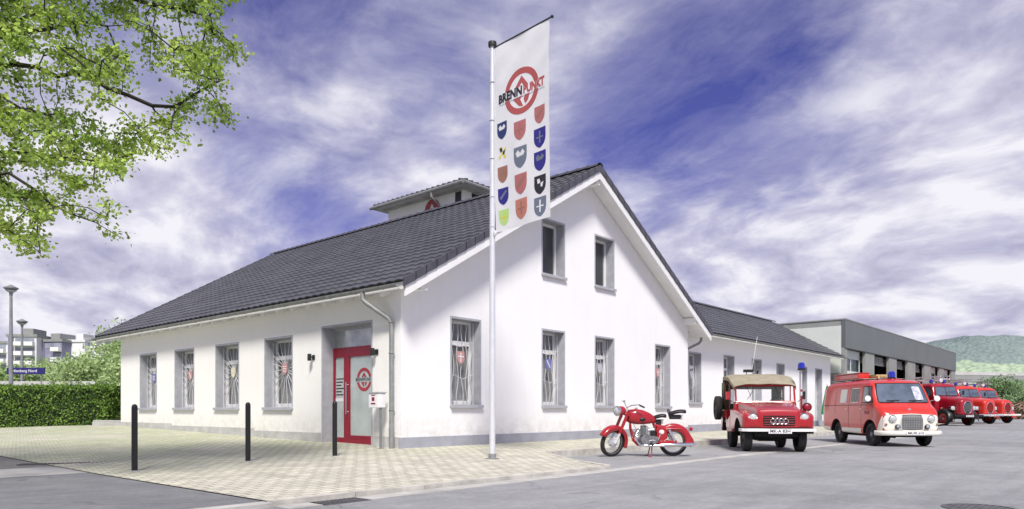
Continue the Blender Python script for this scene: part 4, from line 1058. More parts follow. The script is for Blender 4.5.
# meadow patch high on the right slope
b = B(); b.grid([[V(lerp(296,420,i/8), lerp(396,412,j/3), 31+ j*1.6 + .9*math.sin(i)) for i in range(9)] for j in range(4)]); 
M['meadow'] = mat('meadow', (.38,.48,.20), .95, var=.1, vscale=.05); struct('meadow', b, 'meadow')
# railway viaduct
t = thing('railway_bridge', 'long grey railway bridge crossing behind the fire engines', 'bridge', V(60,120,0))
b = B(); A0, A1 = V(48,125)-t.location, V(165,150)-t.location
A0.z = A1.z = 0; dd_ = (A1-A0).normalized(); ss = Vector((-dd_.y,dd_.x,0))
b.prism([A0+Vector((0,0,6.3)),A1+Vector((0,0,6.3)),A1+Vector((0,0,7.5)),A0+Vector((0,0,7.5))], ss*4); obj('deck', b, 'col_grey', t)
b = B(); b.prism([A0+ss*-.05+Vector((0,0,7.501)),A1+ss*-.05+Vector((0,0,7.501)),A1+ss*-.05+Vector((0,0,8.1)),A0+ss*-.05+Vector((0,0,8.1))], ss*.1); obj('parapet', b, 'plinth_pale', t)
for k in range(7):
    c = A0.lerp(A1, (k+.5)/7)+ss*2; b = B(); b.box(c.x-.7,c.x+.7,c.y-.7,c.y+.7,-.2,6.295); obj('pier', b, 'concrete', t)
tr2 = [(59.5,88,4.7,7.0,'leaf_far2'),(65,92,4.3,6.0,'leaf_far2'),(72,96,4.6,7,'leaf_far2'),(63,97,3.6,5.0,'leaf_far2'),(80,100,5.2,7,'leaf_far2'),(75,112,5.6,7,'leaf_far')]
w2_ = ['dark green tree right behind the rearmost fire engine','green tree at the right edge of the photo before the bridge','light green tree cut by the right photo edge','smaller light green tree between the hall and the bridge','large tree just outside the right of the view','light green tree close under the bridge deck']
for i, (X, Y, h, w, m_) in enumerate(tr2): tree('broadleaf_tree', w2_[i], 'tree', X, Y, h, w, m_, 9000, .26, 70+i, trunk_h=.02, lobes=24, group='trees by the railway bridge')
# brushwood pile
rn = random.Random(4); b = B(); c0 = V(57, 78, 0)
for _ in range(650):
    a = rn.uniform(-1,1); c = c0 + Vector((RT[0]*a*7+FW[0]*rn.uniform(-1.5,1.5), RT[1]*a*7+FW[1]*rn.uniform(-1.5,1.5), rn.uniform(0, 1.7*(1-a*a*.6)))); d_ = Vector((rn.gauss(0,1),rn.gauss(0,1),rn.gauss(0,.5))).normalized()*.7
    b.tube([c-d_, c+d_], .05, 4)
M['brush'] = mat('brushwood', (.24,.17,.12), .95, var=.5, vscale=.8); tag(obj('brushwood_pile', b, 'brush'), 'brown pile of cut branches beyond the last fire engine', 'brush pile')
# ================================================================== VEHICLE BODIES
def pchip(xs_, ys_):
    n = len(xs_); h = [xs_[i+1]-xs_[i] for i in range(n-1)]; d = [(ys_[i+1]-ys_[i])/h[i] for i in range(n-1)]
    m = [0]*n; m[0] = d[0]; m[-1] = d[-1]
    for i in range(1, n-1):
        m[i] = 0 if d[i-1]*d[i] <= 0 else 2*d[i-1]*d[i]/(d[i-1]+d[i])
    def f(x):
        x = clamp(x, xs_[0], xs_[-1]); i = 0
        while i < n-2 and x > xs_[i+1]: i += 1
        t = (x-xs_[i])/h[i]
        return (2*t**3-3*t*t+1)*ys_[i] + (t**3-2*t*t+t)*h[i]*m[i] + (-2*t**3+3*t*t)*ys_[i+1] + (t**3-t*t)*h[i]*m[i+1]
    return f
class Body:
    """a closed body swept front (-y) to back; stations: y, half width, bottom, top, top corner radius, bottom corner radius"""
    def __init__(s, st, belt=1.1, tum=.1, crown=.03, xoff=0.0):
        ys = [q[0] for q in st]; s.y0, s.y1 = ys[0], ys[-1]; s.f = [pchip(ys, [q[k] for q in st]) for k in range(1, 6)]; s.ys = ys; s.belt = belt; s.tum = tum; s.crown = crown; s.xo = xoff
    def p(s, y): return [f(y) for f in s.f]
    def half(s, y, z, P=None):
        hw, zb, zt, rt, rb = P or s.p(y)
        x = hw
        if z > s.belt and zt > s.belt: x -= s.tum*(z-s.belt)/.8
        rt = min(rt, (zt-zb)*.49, hw*.9); rb = min(rb, (zt-zb)*.49, hw*.9)
        if z > zt-rt: k = clamp((z-(zt-rt))/rt); x -= rt*(1-math.sqrt(max(0,1-k*k)))
        if z < zb+rb: k = clamp(((zb+rb)-z)/rb); x -= rb*(1-math.sqrt(max(0,1-k*k)))
        return max(x, .01)
    def ring(s, y):
        P = s.p(y); hw, zb, zt, rt, rb = P; rt = min(rt, (zt-zb)*.49); rb = min(rb, (zt-zb)*.49); zz = []
        for i in range(5): zz.append(zb+rb*(1-math.cos(math.pi/2*i/5)))
        for i in range(7): zz.append(lerp(zb+rb, zt-rt, i/6))
        for i in range(1, 7): zz.append(zt-rt+rt*math.sin(math.pi/2*i/6))
        rgt = [(s.half(y, z, P), z) for z in zz]; xt = rgt[-1][0]; pts = [(x, z) for x, z in rgt]
        for i in range(1, 6): x = lerp(xt, -xt, i/6); pts.append((x, zt + s.crown*(1-(x/max(xt,.01))**2)))
        pts += [(-x, z) for x, z in reversed(rgt)]
        return [(x+s.xo, y, z) for x, z in pts]
    def mesh(s, n=70):
        b = B(); ys = sorted(set([lerp(s.y0, s.y1, i/n) for i in range(n+1)] + s.ys)); out = [ys[0]]
        for y in ys[1:]:
            if y-out[-1] > .004: out.append(y)
        b.grid([s.ring(y) for y in out], True, True); return b
    def inside(s, x, y, z):
        if y < s.y0 or y > s.y1: return False
        P = s.p(y)
        if z < P[1] or z > P[2]+s.crown: return False
        return abs(x-s.xo) < s.half(y, min(z, P[2]-1e-3), P)
    def fy(s, x, z):
        y = s.y0
        while y < s.y1 and not s.inside(x, y, z): y += .02
        a, c = y-.02, y
        for _ in range(12):
            m = (a+c)/2
            if s.inside(x, m, z): c = m
            else: a = m
        return c
    def front(s, b, q, off=.008, n=14, k=0.0):
        """patch over the nose: q = four (x,z) corners, lower left, lower right, upper right, upper left; k rounds the corners"""
        rows = []
        for j in range(n+1):
            v = -1+2*j/n; row = []
            for i in range(n+1):
                u = -1+2*i/n; uu = u*math.sqrt(1-k*v*v/2); vv = v*math.sqrt(1-k*u*u/2); a, c = (uu+1)/2, (vv+1)/2
                x = lerp(lerp(q[0][0],q[1][0],a), lerp(q[3][0],q[2][0],a), c); z = lerp(lerp(q[0][1],q[1][1],a), lerp(q[3][1],q[2][1],a), c)
                row.append((x, s.fy(x, z)-off, z))
            rows.append(row)
        b.grid(rows)
    def side(s, b, sg, q, off=.006, n=8, k=0.0):
        rows = []
        for j in range(n+1):
            v = -1+2*j/n; row = []
            for i in range(n+1):
                u = -1+2*i/n; uu = u*math.sqrt(1-k*v*v/2); vv = v*math.sqrt(1-k*u*u/2); a, c = (uu+1)/2, (vv+1)/2
                y = lerp(lerp(q[0][0],q[1][0],a), lerp(q[3][0],q[2][0],a), c); z = lerp(lerp(q[0][1],q[1][1],a), lerp(q[3][1],q[2][1],a), c)
                row.append((s.xo+sg*(s.half(y, z)+off), y, z))
            rows.append(row)
        b.grid(rows)
def cylx(b, x0, x1, y, z, r, n=28): b.lathe([(r,0),(r,x1-x0)], n, shift(AX, (x0,y,z))); return b
def wheel(parent, x, y, z, r, w, rimm='red', side=1, name='wheel', rz=0, capm='chrome'):
    """rim disc as the part; tyre and hub cap as sub-parts; axis along x, dished side outwards"""
    k = .62*r
    b = B(); s_ = side
    Mx = (Matrix.Rotation(R(90)*s_, 3, 'Y')).to_4x4()
    b.lathe([(k*1.06,-w*.40),(k*.96,-w*.30),(k*.96,w*.15),(k*1.06,w*.40),(k*1.02,w*.42),(k*.90,w*.18),(k*.62,w*.10),(k*.50,w*.26),(k*.2,w*.28),(.001,w*.28)], 28, Mx, cap=False)
    for i in range(5):
        a = 2*math.pi*i/5; b.ell(Mx @ Vector((k*.38*math.cos(a), k*.38*math.sin(a), w*.28)), (.012,.012,.012), 6, 4)
    o = obj(name, b, rimm, parent, (x,y,z), rz, smooth=True)
    t = B(); h = w/2
    prof = [(k*1.05,-h*.75),(k*1.12,-h*.95),(r*.86,-h*1.02),(r*.96,-h*.88),(r,-h*.6),(r,-h*.3),(r*.985,-h*.27),(r*.985,-h*.2),(r,-h*.17),(r,h*.17),(r*.985,h*.2),(r*.985,h*.27),(r,h*.3),(r,h*.6),(r*.96,h*.88),(r*.86,h*1.02),(k*1.12,h*.95),(k*1.05,h*.75)]
    t.lathe(prof, 36, Mx, cap=False)
    n_ = 40
    for i in range(n_):
        a0 = 2*math.pi*(i+.12)/n_; a1 = 2*math.pi*(i+.62)/n_
        for sg in (-1, 1):
            pts = []
            for (a, hh, rr_) in ((a0,.55,r*.99),(a1,.55,r*.99),(a1,.92,r*.955),(a0,.92,r*.955)): pts.append(Mx @ Vector((rr_*1.012*math.cos(a), rr_*1.012*math.sin(a), sg*h*hh)))
            t.face(pts)
    obj('tyre', t, 'rubber', o, smooth=True, ang=40)
    c = B(); c.lathe([(k*.30,w*.27),(k*.28,w*.36),(k*.18,w*.42),(.001,w*.44)], 20, Mx, cap=False); obj('hub_cap', c, capm, o, smooth=True)
    return o
def plate(parent, x, y, z, w, h, txt, rx=0):
    b = B(); b.box(x-w/2,x+w/2,y,y+.012,z-h/2,z+h/2); o = obj('licence_plate', b, 'white', parent, bevel=.003)
    b = B(); add_text(b, txt, h*.85, lambda a, c: (x+a, y-.003, z+c), .002, wid=w*.86); obj('plate_lettering', b, 'letter_black', o)
    b = B(); e = h*.05; b.box(x-w/2+e*.5,x+w/2-e*.5,y-.002,y-.0005,z+h/2-e*1.3,z+h/2-e*.5); b.box(x-w/2+e*.5,x+w/2-e*.5,y-.002,y-.0005,z-h/2+e*.5,z-h/2+e*1.3); obj('plate_border', b, 'letter_black', o)
    return o
def lamp(parent, x, y, z, r, ring='chrome', glassm='lens', name='headlight', depth=.05, tilt=0):
    Mx = shift(AY @ Matrix.Rotation(tilt,3,'X'), (x,y,z)); b = B(); b.lathe([(r*.98,-depth),(r*1.16,-depth*.3),(r*1.16,.012),(r*1.02,.028),(r*.94,.012)], 24, Mx, cap=False); o = obj(name, b, ring, parent, smooth=True)
    b = B(); b.lathe([(r*.96,.010),(r*.8,.026),(r*.5,.038),(.001,.044)], 24, Mx, cap=False); obj('lens', b, glassm, o, smooth=True); return o
def beacon(parent, x, y, z, r=.085, h=.17):
    b = B(); b.lathe([(r*1.15,0),(r*1.15,.03),(r*.95,.045)], 18, Matrix.Translation((x,y,z))); o = obj('beacon', b, 'black', parent, smooth=True)
    b = B(); b.lathe([(r,.045),(r*1.03,h*.5),(r*.95,h*.85),(r*.6,h*1.02),(.001,h*1.06)], 18, Matrix.Translation((x,y,z))); obj('beacon_lens', b, 'blue_lamp', o, smooth=True); return o

# ------------------------------------------------------------------ red open off-road car
def jeep(loc, rz):
    t = thing('off_road_car', 'small red off road car with beige canvas roof and four chrome rings', 'car', loc, rz, group=None)
    bd = Body([(-.64,.66,.62,.78,.05,.04),(-.60,.76,.58,.86,.07,.05),(-.50,.81,.57,.91,.08,.05),(-.1,.84,.56,.96,.08,.05),(.70,.84,.52,1.02,.07,.04),(.95,.84,.44,1.02,.04,.04),(2.0,.84,.42,1.0,.03,.04),(2.66,.83,.44,.99,.03,.04),(2.72,.82,.46,.97,.03,.03)], belt=5, crown=.0)
    o = obj('body', bd.mesh(60), 'red', t, smooth=True, ang=30)
    c = B(); c.box(-.76,.76,.98,2.64,.50,1.6); c.box(-1,1,1.02,1.66,.66,1.6)
    for y in (0,2.0):
        for s in (-1,1): cylx(c, .44 if s>0 else -1.0, 1.0 if s>0 else -.44, y, .38, .44)
    cut(o, c, True)
    for y in (0,2.0):
        for s in (-1,1): arch_liner(t, s, y, .38, .437, .45, .83, .44)
    hd = Body([(-.665,.42,.60,.92,.04,.02),(-.64,.47,.60,.985,.06,.02),(-.45,.50,.60,1.05,.06,.02),(-.1,.54,.7,1.11,.06,.02),(.4,.60,.7,1.17,.06,.02),(.86,.70,.7,1.20,.05,.02)], belt=5, crown=.015)
    obj('hood', hd.mesh(40), 'red', t, smooth=True, ang=30)
    b = B(); b.box(-.76,.76,.86,.98,.98,1.19); obj('cowl', b, 'red', t, bevel=.02)
    # grille: black slot panel with bars and the four rings
    b = B(); hd.front(b, [(-.36,.625),(.36,.625),(.36,.87),(-.36,.87)], .006, 8, .15); gr = obj('grille', b, 'dark', t)
    b = B()
    for z in (.66,.715,.77,.825): b.tube([(-.34,hd.fy(-.34,z)-.012,z),(0,hd.fy(0,z)-.014,z),(.34,hd.fy(.34,z)-.012,z)], .008, 5)
    obj('bar', b, 'red', gr)
    b = B()
    for k in range(4):
        xc = -.14+k*.0925; b.tube([(xc+.062*math.cos(a), -.70+.004*(k%2), .735+.062*math.sin(a)) for a in [2*math.pi*j/20 for j in range(20)]], .008, 6, closed=True)
    obj('rings', b, 'chrome', gr, smooth=True)
    for s in (-1,1):
        lamp(t, s*.575, -.60, .82, .095, depth=.14)
        b = B(); b.lathe([(.035,0),(.035,.03),(.02,.05),(.001,.055)], 12, shift(Matrix.Identity(3), (s*.70,-.35,.93))); obj('indicator', b, 'flag_orange', t, smooth=True)
    b = B()
    pts = [(-.86,-.35,.52),(-.84,-.62,.52),(-.72,-.72,.52),(0,-.75,.52),(.72,-.72,.52),(.84,-.62,.52),(.86,-.35,.52)]
    b.grid([[(p[0],p[1],z) for p in pts] for z in (.50,.565)]+[[(p[0]*.97,p[1]*.95+.0,z) for p in pts] for z in (.565,.50)]); obj('bumper', b, 'white', t, bevel=.006)
    plate(t, 0, -.775, .505, .52, .115, 'MK-A 83H')
    # windscreen
    ws = B(); zb, zt = 1.19, 1.63; y0, y1 = .86, .97
    for x in (-.72,.72): ws.tube([(x,y0,zb),(x,y1,zt)], .024, 8)
    ws.tube([(-.72,y0,zb+.02),(.72,y0,zb+.02)], .024, 8); ws.tube([(-.72,y1,zt),(.72,y1,zt)], .026, 8)
    w = obj('windscreen', ws, 'red', t, smooth=True)
    b = B(); b.face([(-.70,y0,zb+.03),(.70,y0,zb+.03),(.70,y1,zt-.01),(-.70,y1,zt-.01)]); obj('pane', b, 'clearglass', w)
    for x in (-.45,.25): b = B(); b.tube([(x,y1-.03,zt-.02),(x+.10,y1-.06,zt-.28)], .006, 5); b.tube([(x+.02,y1-.055,zt-.36),(x+.16,y1-.045,zt-.14)], .007, 5); obj('wiper', b, 'black', w)
    # canvas roof
    b = B(); rows = []
    for (y, ze, zc, hw) in ((.90,1.60,1.665,.76),(.96,1.64,1.70,.77),(1.25,1.76,1.83,.79),(1.6,1.87,1.93,.80),(2.2,1.92,1.98,.80),(2.62,1.92,1.98,.79),(2.74,1.80,1.86,.77),(2.78,1.60,1.64,.76)):
        row = [(-hw,y,ze-.10)]
        for i in range(17):
            u = -1+2*i/16; x = hw*u; row.append((x, y, ze + (zc-ze)*(1-abs(u)**5) + .006*math.sin(y*21+u*9)))
        row.append((hw,y,ze-.10)); rows.append(row)
    b.grid(rows); rf = obj('canvas_roof', b, 'canvas', t, smooth=True, ang=50); md = rf.modifiers.new('s','SOLIDIFY'); md.thickness = .012
    b = B()
    for s in (-1,1):
        x = s*.79
        b.box(x-.006,x+.006,2.36,2.50,1.0,1.73); b.box(x-.006,x+.006,2.66,2.76,1.0,1.68); b.box(x-.007,x+.007,2.36,2.76,1.0,1.14); b.box(x-.0075,x+.0075,2.30,2.76,1.56,1.76)
    for x0, x1, z0, z1 in ((-.78,-.55,1.0,1.7),(.55,.78,1.0,1.7),(-.55,.55,1.0,1.18),(-.55,.55,1.58,1.7)): b.box(x0,x1,2.755,2.767,z0,z1)
    obj('canvas_side', b, 'canvas_green', t)
    b = B()
    for y in (1.55,2.3): b.tube([(-.77,y,.98),(-.77,y,1.68),(-.68,y,1.80),(.68,y,1.80),(.77,y,1.68),(.77,y,.98)], .016, 6)
    obj('roof_hoops', b, 'red', t, smooth=True)
    # inside
    for s in (-1,1):
        b = B(); b.box(s*.38-.24,s*.38+.24,1.35,1.85,.62,.76); st = obj('seat', b, 'canvas_green', t, bevel=.03)
        b = B(); b.box(s*.38-.23,s*.38+.23,1.85,1.95,.76,1.22,rotx(R(-8))); obj('backrest', b, 'canvas_green', st, bevel=.03)
    b = B(); yc, zc_ = 1.22, 1.16; b.tube([(.38+.19*math.cos(a), yc+.19*math.sin(a)*.35, zc_+.19*math.sin(a)*.93) for a in [2*math.pi*j/24 for j in range(24)]], .012, 6, closed=True)
    for a in (R(90),R(210),R(330)): b.tube([(.38,yc+.0,zc_),(.38+.19*math.cos(a), yc+.19*math.sin(a)*.35, zc_+.19*math.sin(a)*.93)], .008, 5)
    b.tube([(.38,yc,zc_),(.38,.95,1.0)], .018, 6); obj('steering_wheel', b, 'black', t, smooth=True)
    # doors: low cut-away panels with handle
    for s in (-1,1):
        b = B(); b.prism([(s*.846,1.04,.56),(s*.846,1.64,.56),(s*.846,1.64,.80),(s*.846,1.40,.74),(s*.846,1.04,.86)], (-s*.02,0,0)); d = obj('door', b, 'red', t, bevel=.004)
        b = B(); b.tube([(s*.86,1.45,.70),(s*.885,1.46,.70),(s*.885,1.55,.70),(s*.86,1.56,.70)], .008, 5); obj('handle', b, 'chrome', d)
        b = B(); b.tube([(s*.80,.93,1.2),(s*.92,.86,1.33)], .008, 5); b.box(s*.92-.05,s*.92+.05,.84,.87,1.27,1.47); obj('mirror', b, 'red' if s < 0 else 'black', t)
    for y, s in ((0,-1),(0,1),(2.0,-1),(2.0,1)): wheel(t, s*.62, y, .345, .345, .19, 'anthracite', s, capm='anthracite')
    sp = wheel(t, -.94, 2.46, 1.06, .33, .17, 'anthracite', -1, 'spare_wheel', capm='black')
    b = B(); b.box(-.5,.5,-.35,2.6,.36,.48); b.tube([(-.6,0,.345),(.6,0,.345)], .045, 8); b.tube([(-.6,2,.345),(.6,2,.345)], .045, 8); b.box(-.3,.3,.1,.9,.24,.36); b.box(-.97,-.80,2.37,2.47,1.01,1.11); obj('chassis', b, 'dark', t)
    # beacon on its mast, spot lamp, roof bracket, aerial
    b = B(); b.tube([(.86,.80,.95),(.86,.80,1.36)], .026, 8); b.tube([(.86,.80,1.46),(.86,.80,1.52)], .026, 8); ms = obj('beacon_mast', b, 'red', t, smooth=True)
    b = B(); b.tube([(.86,.80,1.36),(.86,.80,1.46)], .027, 8); b.tube([(.86,.80,1.52),(.86,.80,2.0)], .022, 8); obj('mast_tube', b, 'pole_white', ms, smooth=True)
    beacon(t, .86, .80, 2.0, .085, .19)
    lamp(t, .90, .42, 1.07, .095, 'black', 'door_red', 'spot_lamp', .07)
    b = B(); b.tube([(-.18,2.45,1.9),(-.18,2.45,2.07),(.16,2.45,2.10)], .018, 6); b.tube([(.10,2.45,1.9),(.12,2.45,2.10)], .022, 6); b.box(-.26,.0,2.40,2.50,2.04,2.12); obj('roof_bracket', b, 'black', t)
    b = B(); b.tube([(-.02,2.7,1.3),(.03,2.72,2.2),(.17,2.75,3.05)], .006, 5); obj('aerial', b, 'white', t)
    return t
jp = V(6.32, 17.30); jeep((jp.x, jp.y, 0), R(-48.67-8))

# ------------------------------------------------------------------ red and white van
def van(loc, rz):
    t = thing('fire_van', 'old red rounded van with white nose and blue beacon, second car from the left', 'van', loc, rz)
    bd = Body([(-.74,.50,.50,.80,.10,.08),(-.71,.68,.43,.90,.12,.10),(-.64,.775,.37,1.0,.14,.10),(-.50,.815,.34,1.12,.15,.10),(-.30,.83,.33,1.245,.15,.08),(-.20,.83,.33,1.38,.16,.08),(.02,.84,.33,1.74,.15,.08),(.14,.845,.33,1.86,.16,.08),(.40,.85,.33,1.93,.18,.08),(1.2,.85,.34,1.96,.19,.08),(2.6,.85,.36,1.95,.19,.08),(3.2,.845,.38,1.92,.19,.08),(3.40,.82,.40,1.85,.2,.1),(3.48,.74,.46,1.72,.2,.12)], belt=1.15, tum=.10, crown=.02)
    o = obj('body', bd.mesh(90), 'orange_red', t, smooth=True, ang=30)
    c = B()
    for y in (0,2.30):
        for s in (-1,1): cylx(c, .46 if s>0 else -1.0, 1.0 if s>0 else -.46, y, .36, .415)
    cut(o, c)
    for y in (0,2.30):
        for s in (-1,1): arch_liner(t, s, y, .36, .412, .47, .83, .36)
    wh = B(); bd.front(wh, [(-.80,.44),(.80,.44),(.79,.93),(-.79,.93)], .006, 36, .45); mk = obj('nose_panel', wh, 'cream', t, smooth=True, label='white lower nose panel around the grille')
    b = B(); bd.front(b, [(-.31,.47),(.31,.47),(.29,.92),(-.29,.92)], .014, 16, .30); gr = obj('grille', b, 'zinc', t, smooth=True)
    b = B()
    for k in range(13):
        x = -.28+k*.047; b.tube([(x,bd.fy(x,z)-.016,z) for z in (.50,.6,.7,.8,.9)], .004, 4)
    for k in range(9):
        z = .51+k*.048; b.tube([(x,bd.fy(x,z)-.018,z) for x in (-.28,-.14,0,.14,.28)], .004, 4)
    obj('mesh', b, 'anthracite', gr)
    b = B(); ed = [(-.32,.46),(.32,.46),(.30,.93),(-.30,.93)]
    pp = []
    for i in range(40):
        a = 2*math.pi*i/40; u, v = math.cos(a), math.sin(a); s_ = max(abs(u),abs(v)); u/=s_; v/=s_; uu = u*math.sqrt(1-.3*v*v/2); vv = v*math.sqrt(1-.3*u*u/2); aa, cc = (uu+1)/2, (vv+1)/2
        x = lerp(lerp(ed[0][0],ed[1][0],aa), lerp(ed[3][0],ed[2][0],aa), cc); z = lerp(ed[0][1], ed[2][1], cc); pp.append((x, bd.fy(x,z)-.018, z))
    b.tube(pp, .013, 6, closed=True); obj('surround', b, 'cream', gr, smooth=True)
    for s in (-1,1):
        y = bd.fy(s*.53,.80); lamp(t, s*.53, y-.02, .80, .095, 'chrome', 'lens', depth=.12)
        y = bd.fy(s*.41,.57); lamp(t, s*.41, y-.05, .575, .058, 'black', 'dusk_glass', 'fog_lamp', .09)
        lamp(t, s*.70, bd.fy(s*.70,.66)-.005, .64, .03, 'chrome', 'flag_orange', 'indicator', .04)
    # windscreen: rubber, glass, wipers
    q = [(-.71,1.275),(.71,1.275),(.63,1.82),(-.63,1.82)]
    b = B(); bd.front(b, [(-.735,1.252),(.735,1.252),(.66,1.845),(-.66,1.845)], .004, 22, .12); wsr = obj('windscreen', b, 'dark', t, smooth=True)
    b = B(); bd.front(b, q, .012, 22, .12); M['van_glass'] = mat('van_glass', (.09,.12,.16), .06, var=.35, vscale=2.5, spec=.9, coat=.6); obj('pane', b, 'van_glass', wsr, smooth=True)
    b = B(); bd.front(b, [(.36,1.33),(.60,1.33),(.56,1.74),(.34,1.74)], .015, 8, .3); M['paper'] = mat('paper_behind_glass', (.46,.47,.58), .5, var=.5, vscale=9); obj('display_sheet', b, 'paper', wsr, smooth=True)
    for x in (-.50,.12): b = B(); b.tube([(x,bd.fy(x,1.27)-.02,1.27),(x+.22,bd.fy(x+.22,1.30)-.03,1.30)], .008, 5); b.tube([(x+.02,bd.fy(x,1.31)-.03,1.325),(x+.40,bd.fy(x+.4,1.33)-.03,1.335)], .009, 5); obj('wiper', b, 'black', wsr)
    # sides
    for s in (-1,1):
        for q4, n4 in (([(.50,.345),(1.84,.345),(1.84,.50),(.50,.50)],8), ([(-.655,.42),(-.435,.42),(-.50,.62),(-.655,.90)],6), ([(2.74,.385),(3.44,.42),(3.44,.52),(2.74,.50)],6)):
            b = B(); bd.side(b, s, q4, .006, n4); obj('sill_panel', b, 'cream', t, smooth=True)
        # door seams as narrow recessed-looking gaskets
        b = B()
        for (y0,y1,z0,z1) in ((.50,.512,.5,1.78),(-.16,-.148,.80,1.30),(1.36,1.372,.5,1.80),(2.38,2.392,.9,1.80)): bd.side(b, s, [(y0,z0),(y1,z0),(y1,z1),(y0,z1)], .002, 6)
        bd.side(b, s, [(-.28,1.19),(3.38,1.19),(3.38,1.205),(-.28,1.205)], .003, 24)
        obj('door_gap', b, 'dark', t)
        b = B(); bd.side(b, s, [(-.20,1.25),(.46,1.25),(.46,1.76),(.05,1.76)], .004, 8, .15); dw_ = obj('side_window', b, 'dark', t, smooth=True)
        b = B(); bd.side(b, s, [(-.15,1.275),(.43,1.275),(.43,1.735),(.07,1.735)], .011, 8, .12); obj('pane', b, 'van_glass', dw_, smooth=True)
        b = B(); bd.side(b, s, [(.72,1.27),(1.28,1.27),(1.28,1.72),(.72,1.72)], .004, 8, .15); dw_ = obj('side_window', b, 'cream', t, smooth=True)
        b = B()
        for y0 in (.745,1.015): bd.side(b, s, [(y0,1.295),(y0+.24,1.295),(y0+.24,1.695),(y0,1.695)], .011, 6, .08)
        obj('pane', b, 'carglass' if False else 'dark_glass', dw_, smooth=True)
        b = B(); bd.side(b, s, [(1.56,1.27),(2.05,1.27),(2.05,1.70),(1.56,1.70)], .004, 8, .15); dw_ = obj('side_window', b, 'white', t, smooth=True, label='rear side window with a white blind')
        b = B(); bd.side(b, s, [(1.60,1.30),(2.01,1.30),(2.01,1.67),(1.60,1.67)], .009, 6, .1); obj('blind', b, 'cream', dw_, smooth=True)
        for y in (.40,1.45):
            b = B(); x = s*(bd.half(y,1.08)+.02); b.tube([(x-s*.02,y,1.08),(x+s*.012,y,1.08),(x+s*.012,y+.10,1.08),(x-s*.02,y+.10,1.08)], .009, 5); obj('handle', b, 'chrome', t)
        b = B(); x = s*bd.half(-.12,1.30); b.tube([(x,-.12,1.30),(x+s*.16,-.22,1.36)], .008, 5); mr = obj('mirror', b, 'chrome', t, smooth=True)
        b = B(); b.lathe([(.001,-.02),(.08,-.015),(.085,0),(.08,.012),(.001,.015)], 20, shift(AY, (x+s*.17,-.22,1.38)), cap=False); obj('mirror_glass', b, 'white', mr, smooth=True)
        b = B(); x = s*(bd.half(.16,1.0)+.004)
        b.prism([(x,.02,.93),(x,.30,.93),(x,.30,1.02),(x,.02,1.02)], (s*.002,0,0)); obj('crest', b, 'flag_rose', t)
    # bumper
    b = B(); pth = [(-.88,-.42),(-.87,-.60),(-.80,-.75),(-.6,-.83),(-.3,-.865),(0,-.87),(.3,-.865),(.6,-.83),(.80,-.75),(.87,-.60),(.88,-.42)]
    rows = []
    for (off, z) in ((0,.325),(-.02,.335),(-.035,.37),(-.035,.42),(-.02,.455),(0,.465),(.03,.46),(.03,.33)):
        rows.append([(x*(1-off*.9), y+off*(1 if abs(x)<.8 else .3), z) for x, y in pth])
    b.grid(rows+[rows[0]]); obj('bumper', b, 'cream', t, smooth=True, ang=60)
    plate(t, .02, -.925, .395, .50, .105, 'MK-FK 61H')
    b = B(); b.lathe([(.04,0),(.04,.01),(.001,.012)], 16, shift(AY, (0,bd.fy(0,1.06)-.003,1.06))); obj('emblem', b, 'chrome', t, smooth=True)
    for y, s in ((0,-1),(0,1),(2.30,-1),(2.30,1)): wheel(t, s*(.72 if y == 0 else .68), y, .335, .335, .18, 'anthracite', s, capm='zinc')
    b = B(); b.box(-.5,.5,-.5,3.3,.27,.345); b.tube([(-.6,0,.335),(.6,0,.335)], .045, 8); b.tube([(-.6,2.3,.335),(.6,2.3,.335)], .05, 8); b.tube([(-.25,-.3,.26),(-.25,3.2,.26)], .03, 6); obj('chassis', b, 'dark', t)
    # roof load
    b = B()
    for x in (-.62,.62): b.tube([(x,.9,2.0),(x,3.25,2.0)], .014, 6)
    for y in (1.0,1.7,2.4,3.1): b.tube([(-.62,y,1.9),(-.62,y,2.0),(.62,y,2.0),(.62,y,1.9)], .014, 6)
    obj('roof_rack', b, 'zinc', t, smooth=True)
    beacon(t, .10, .62, 1.985, .105, .22)
    b = B(); b.lathe([(.16,0),(.15,.03),(.11,.045)], 18, Matrix.Translation((.10,.62,1.945))); b.box(-.16,.34,.52,.74,1.95,1.985); obj('beacon_base', b, 'red', t, smooth=True, ang=30)
    return t
M['dark_glass'] = mat('dark_glass', (.015,.017,.03), .05, spec=.9)
vp = V(10.80, 19.95); vrz = R(-48.67-2); vn = van((vp.x, vp.y, 0), vrz); vn.scale = (.955,.955,.955)
def on_van(x, y, z): 
    c, s = math.cos(vrz), math.sin(vrz); x *= .955; y *= .955; z *= .955; return (vp.x + c*x - s*y, vp.y + s*x + c*y, z)
t = thing('equipment_box', 'long red equipment box lying on the roof rack of the white nosed van', 'roof box', on_van(-.38,2.25,2.015), vrz)
b = B(); b.box(-.17,.17,-.85,.85,0,.17); obj('box', b, 'orange_red', t, bevel=.03)
b = B(); b.box(-.185,.185,-.86,.86,.1705,.19); obj('lid', b, 'red', t, bevel=.006)
t = thing('wooden_ladder', 'short yellow wooden ladder lying on the roof of the white nosed van', 'ladder', on_van(.05,1.75,2.015), vrz)
for x in (-.18,.18):
    b = B(); b.box(x-.025,x+.025,-.80,.80,.0,.075); obj('rail', b, 'wood', t)
b = B()
for k in range(7): b.tube([(-.18,-.66+k*.22,.04),(.18,-.66+k*.22,.04)], .018, 6)
obj('rungs', b, 'wood', t)
b = B(); b.box(-.155,.155,-.6,.6,.076,.12); obj('board', b, 'wood', t)

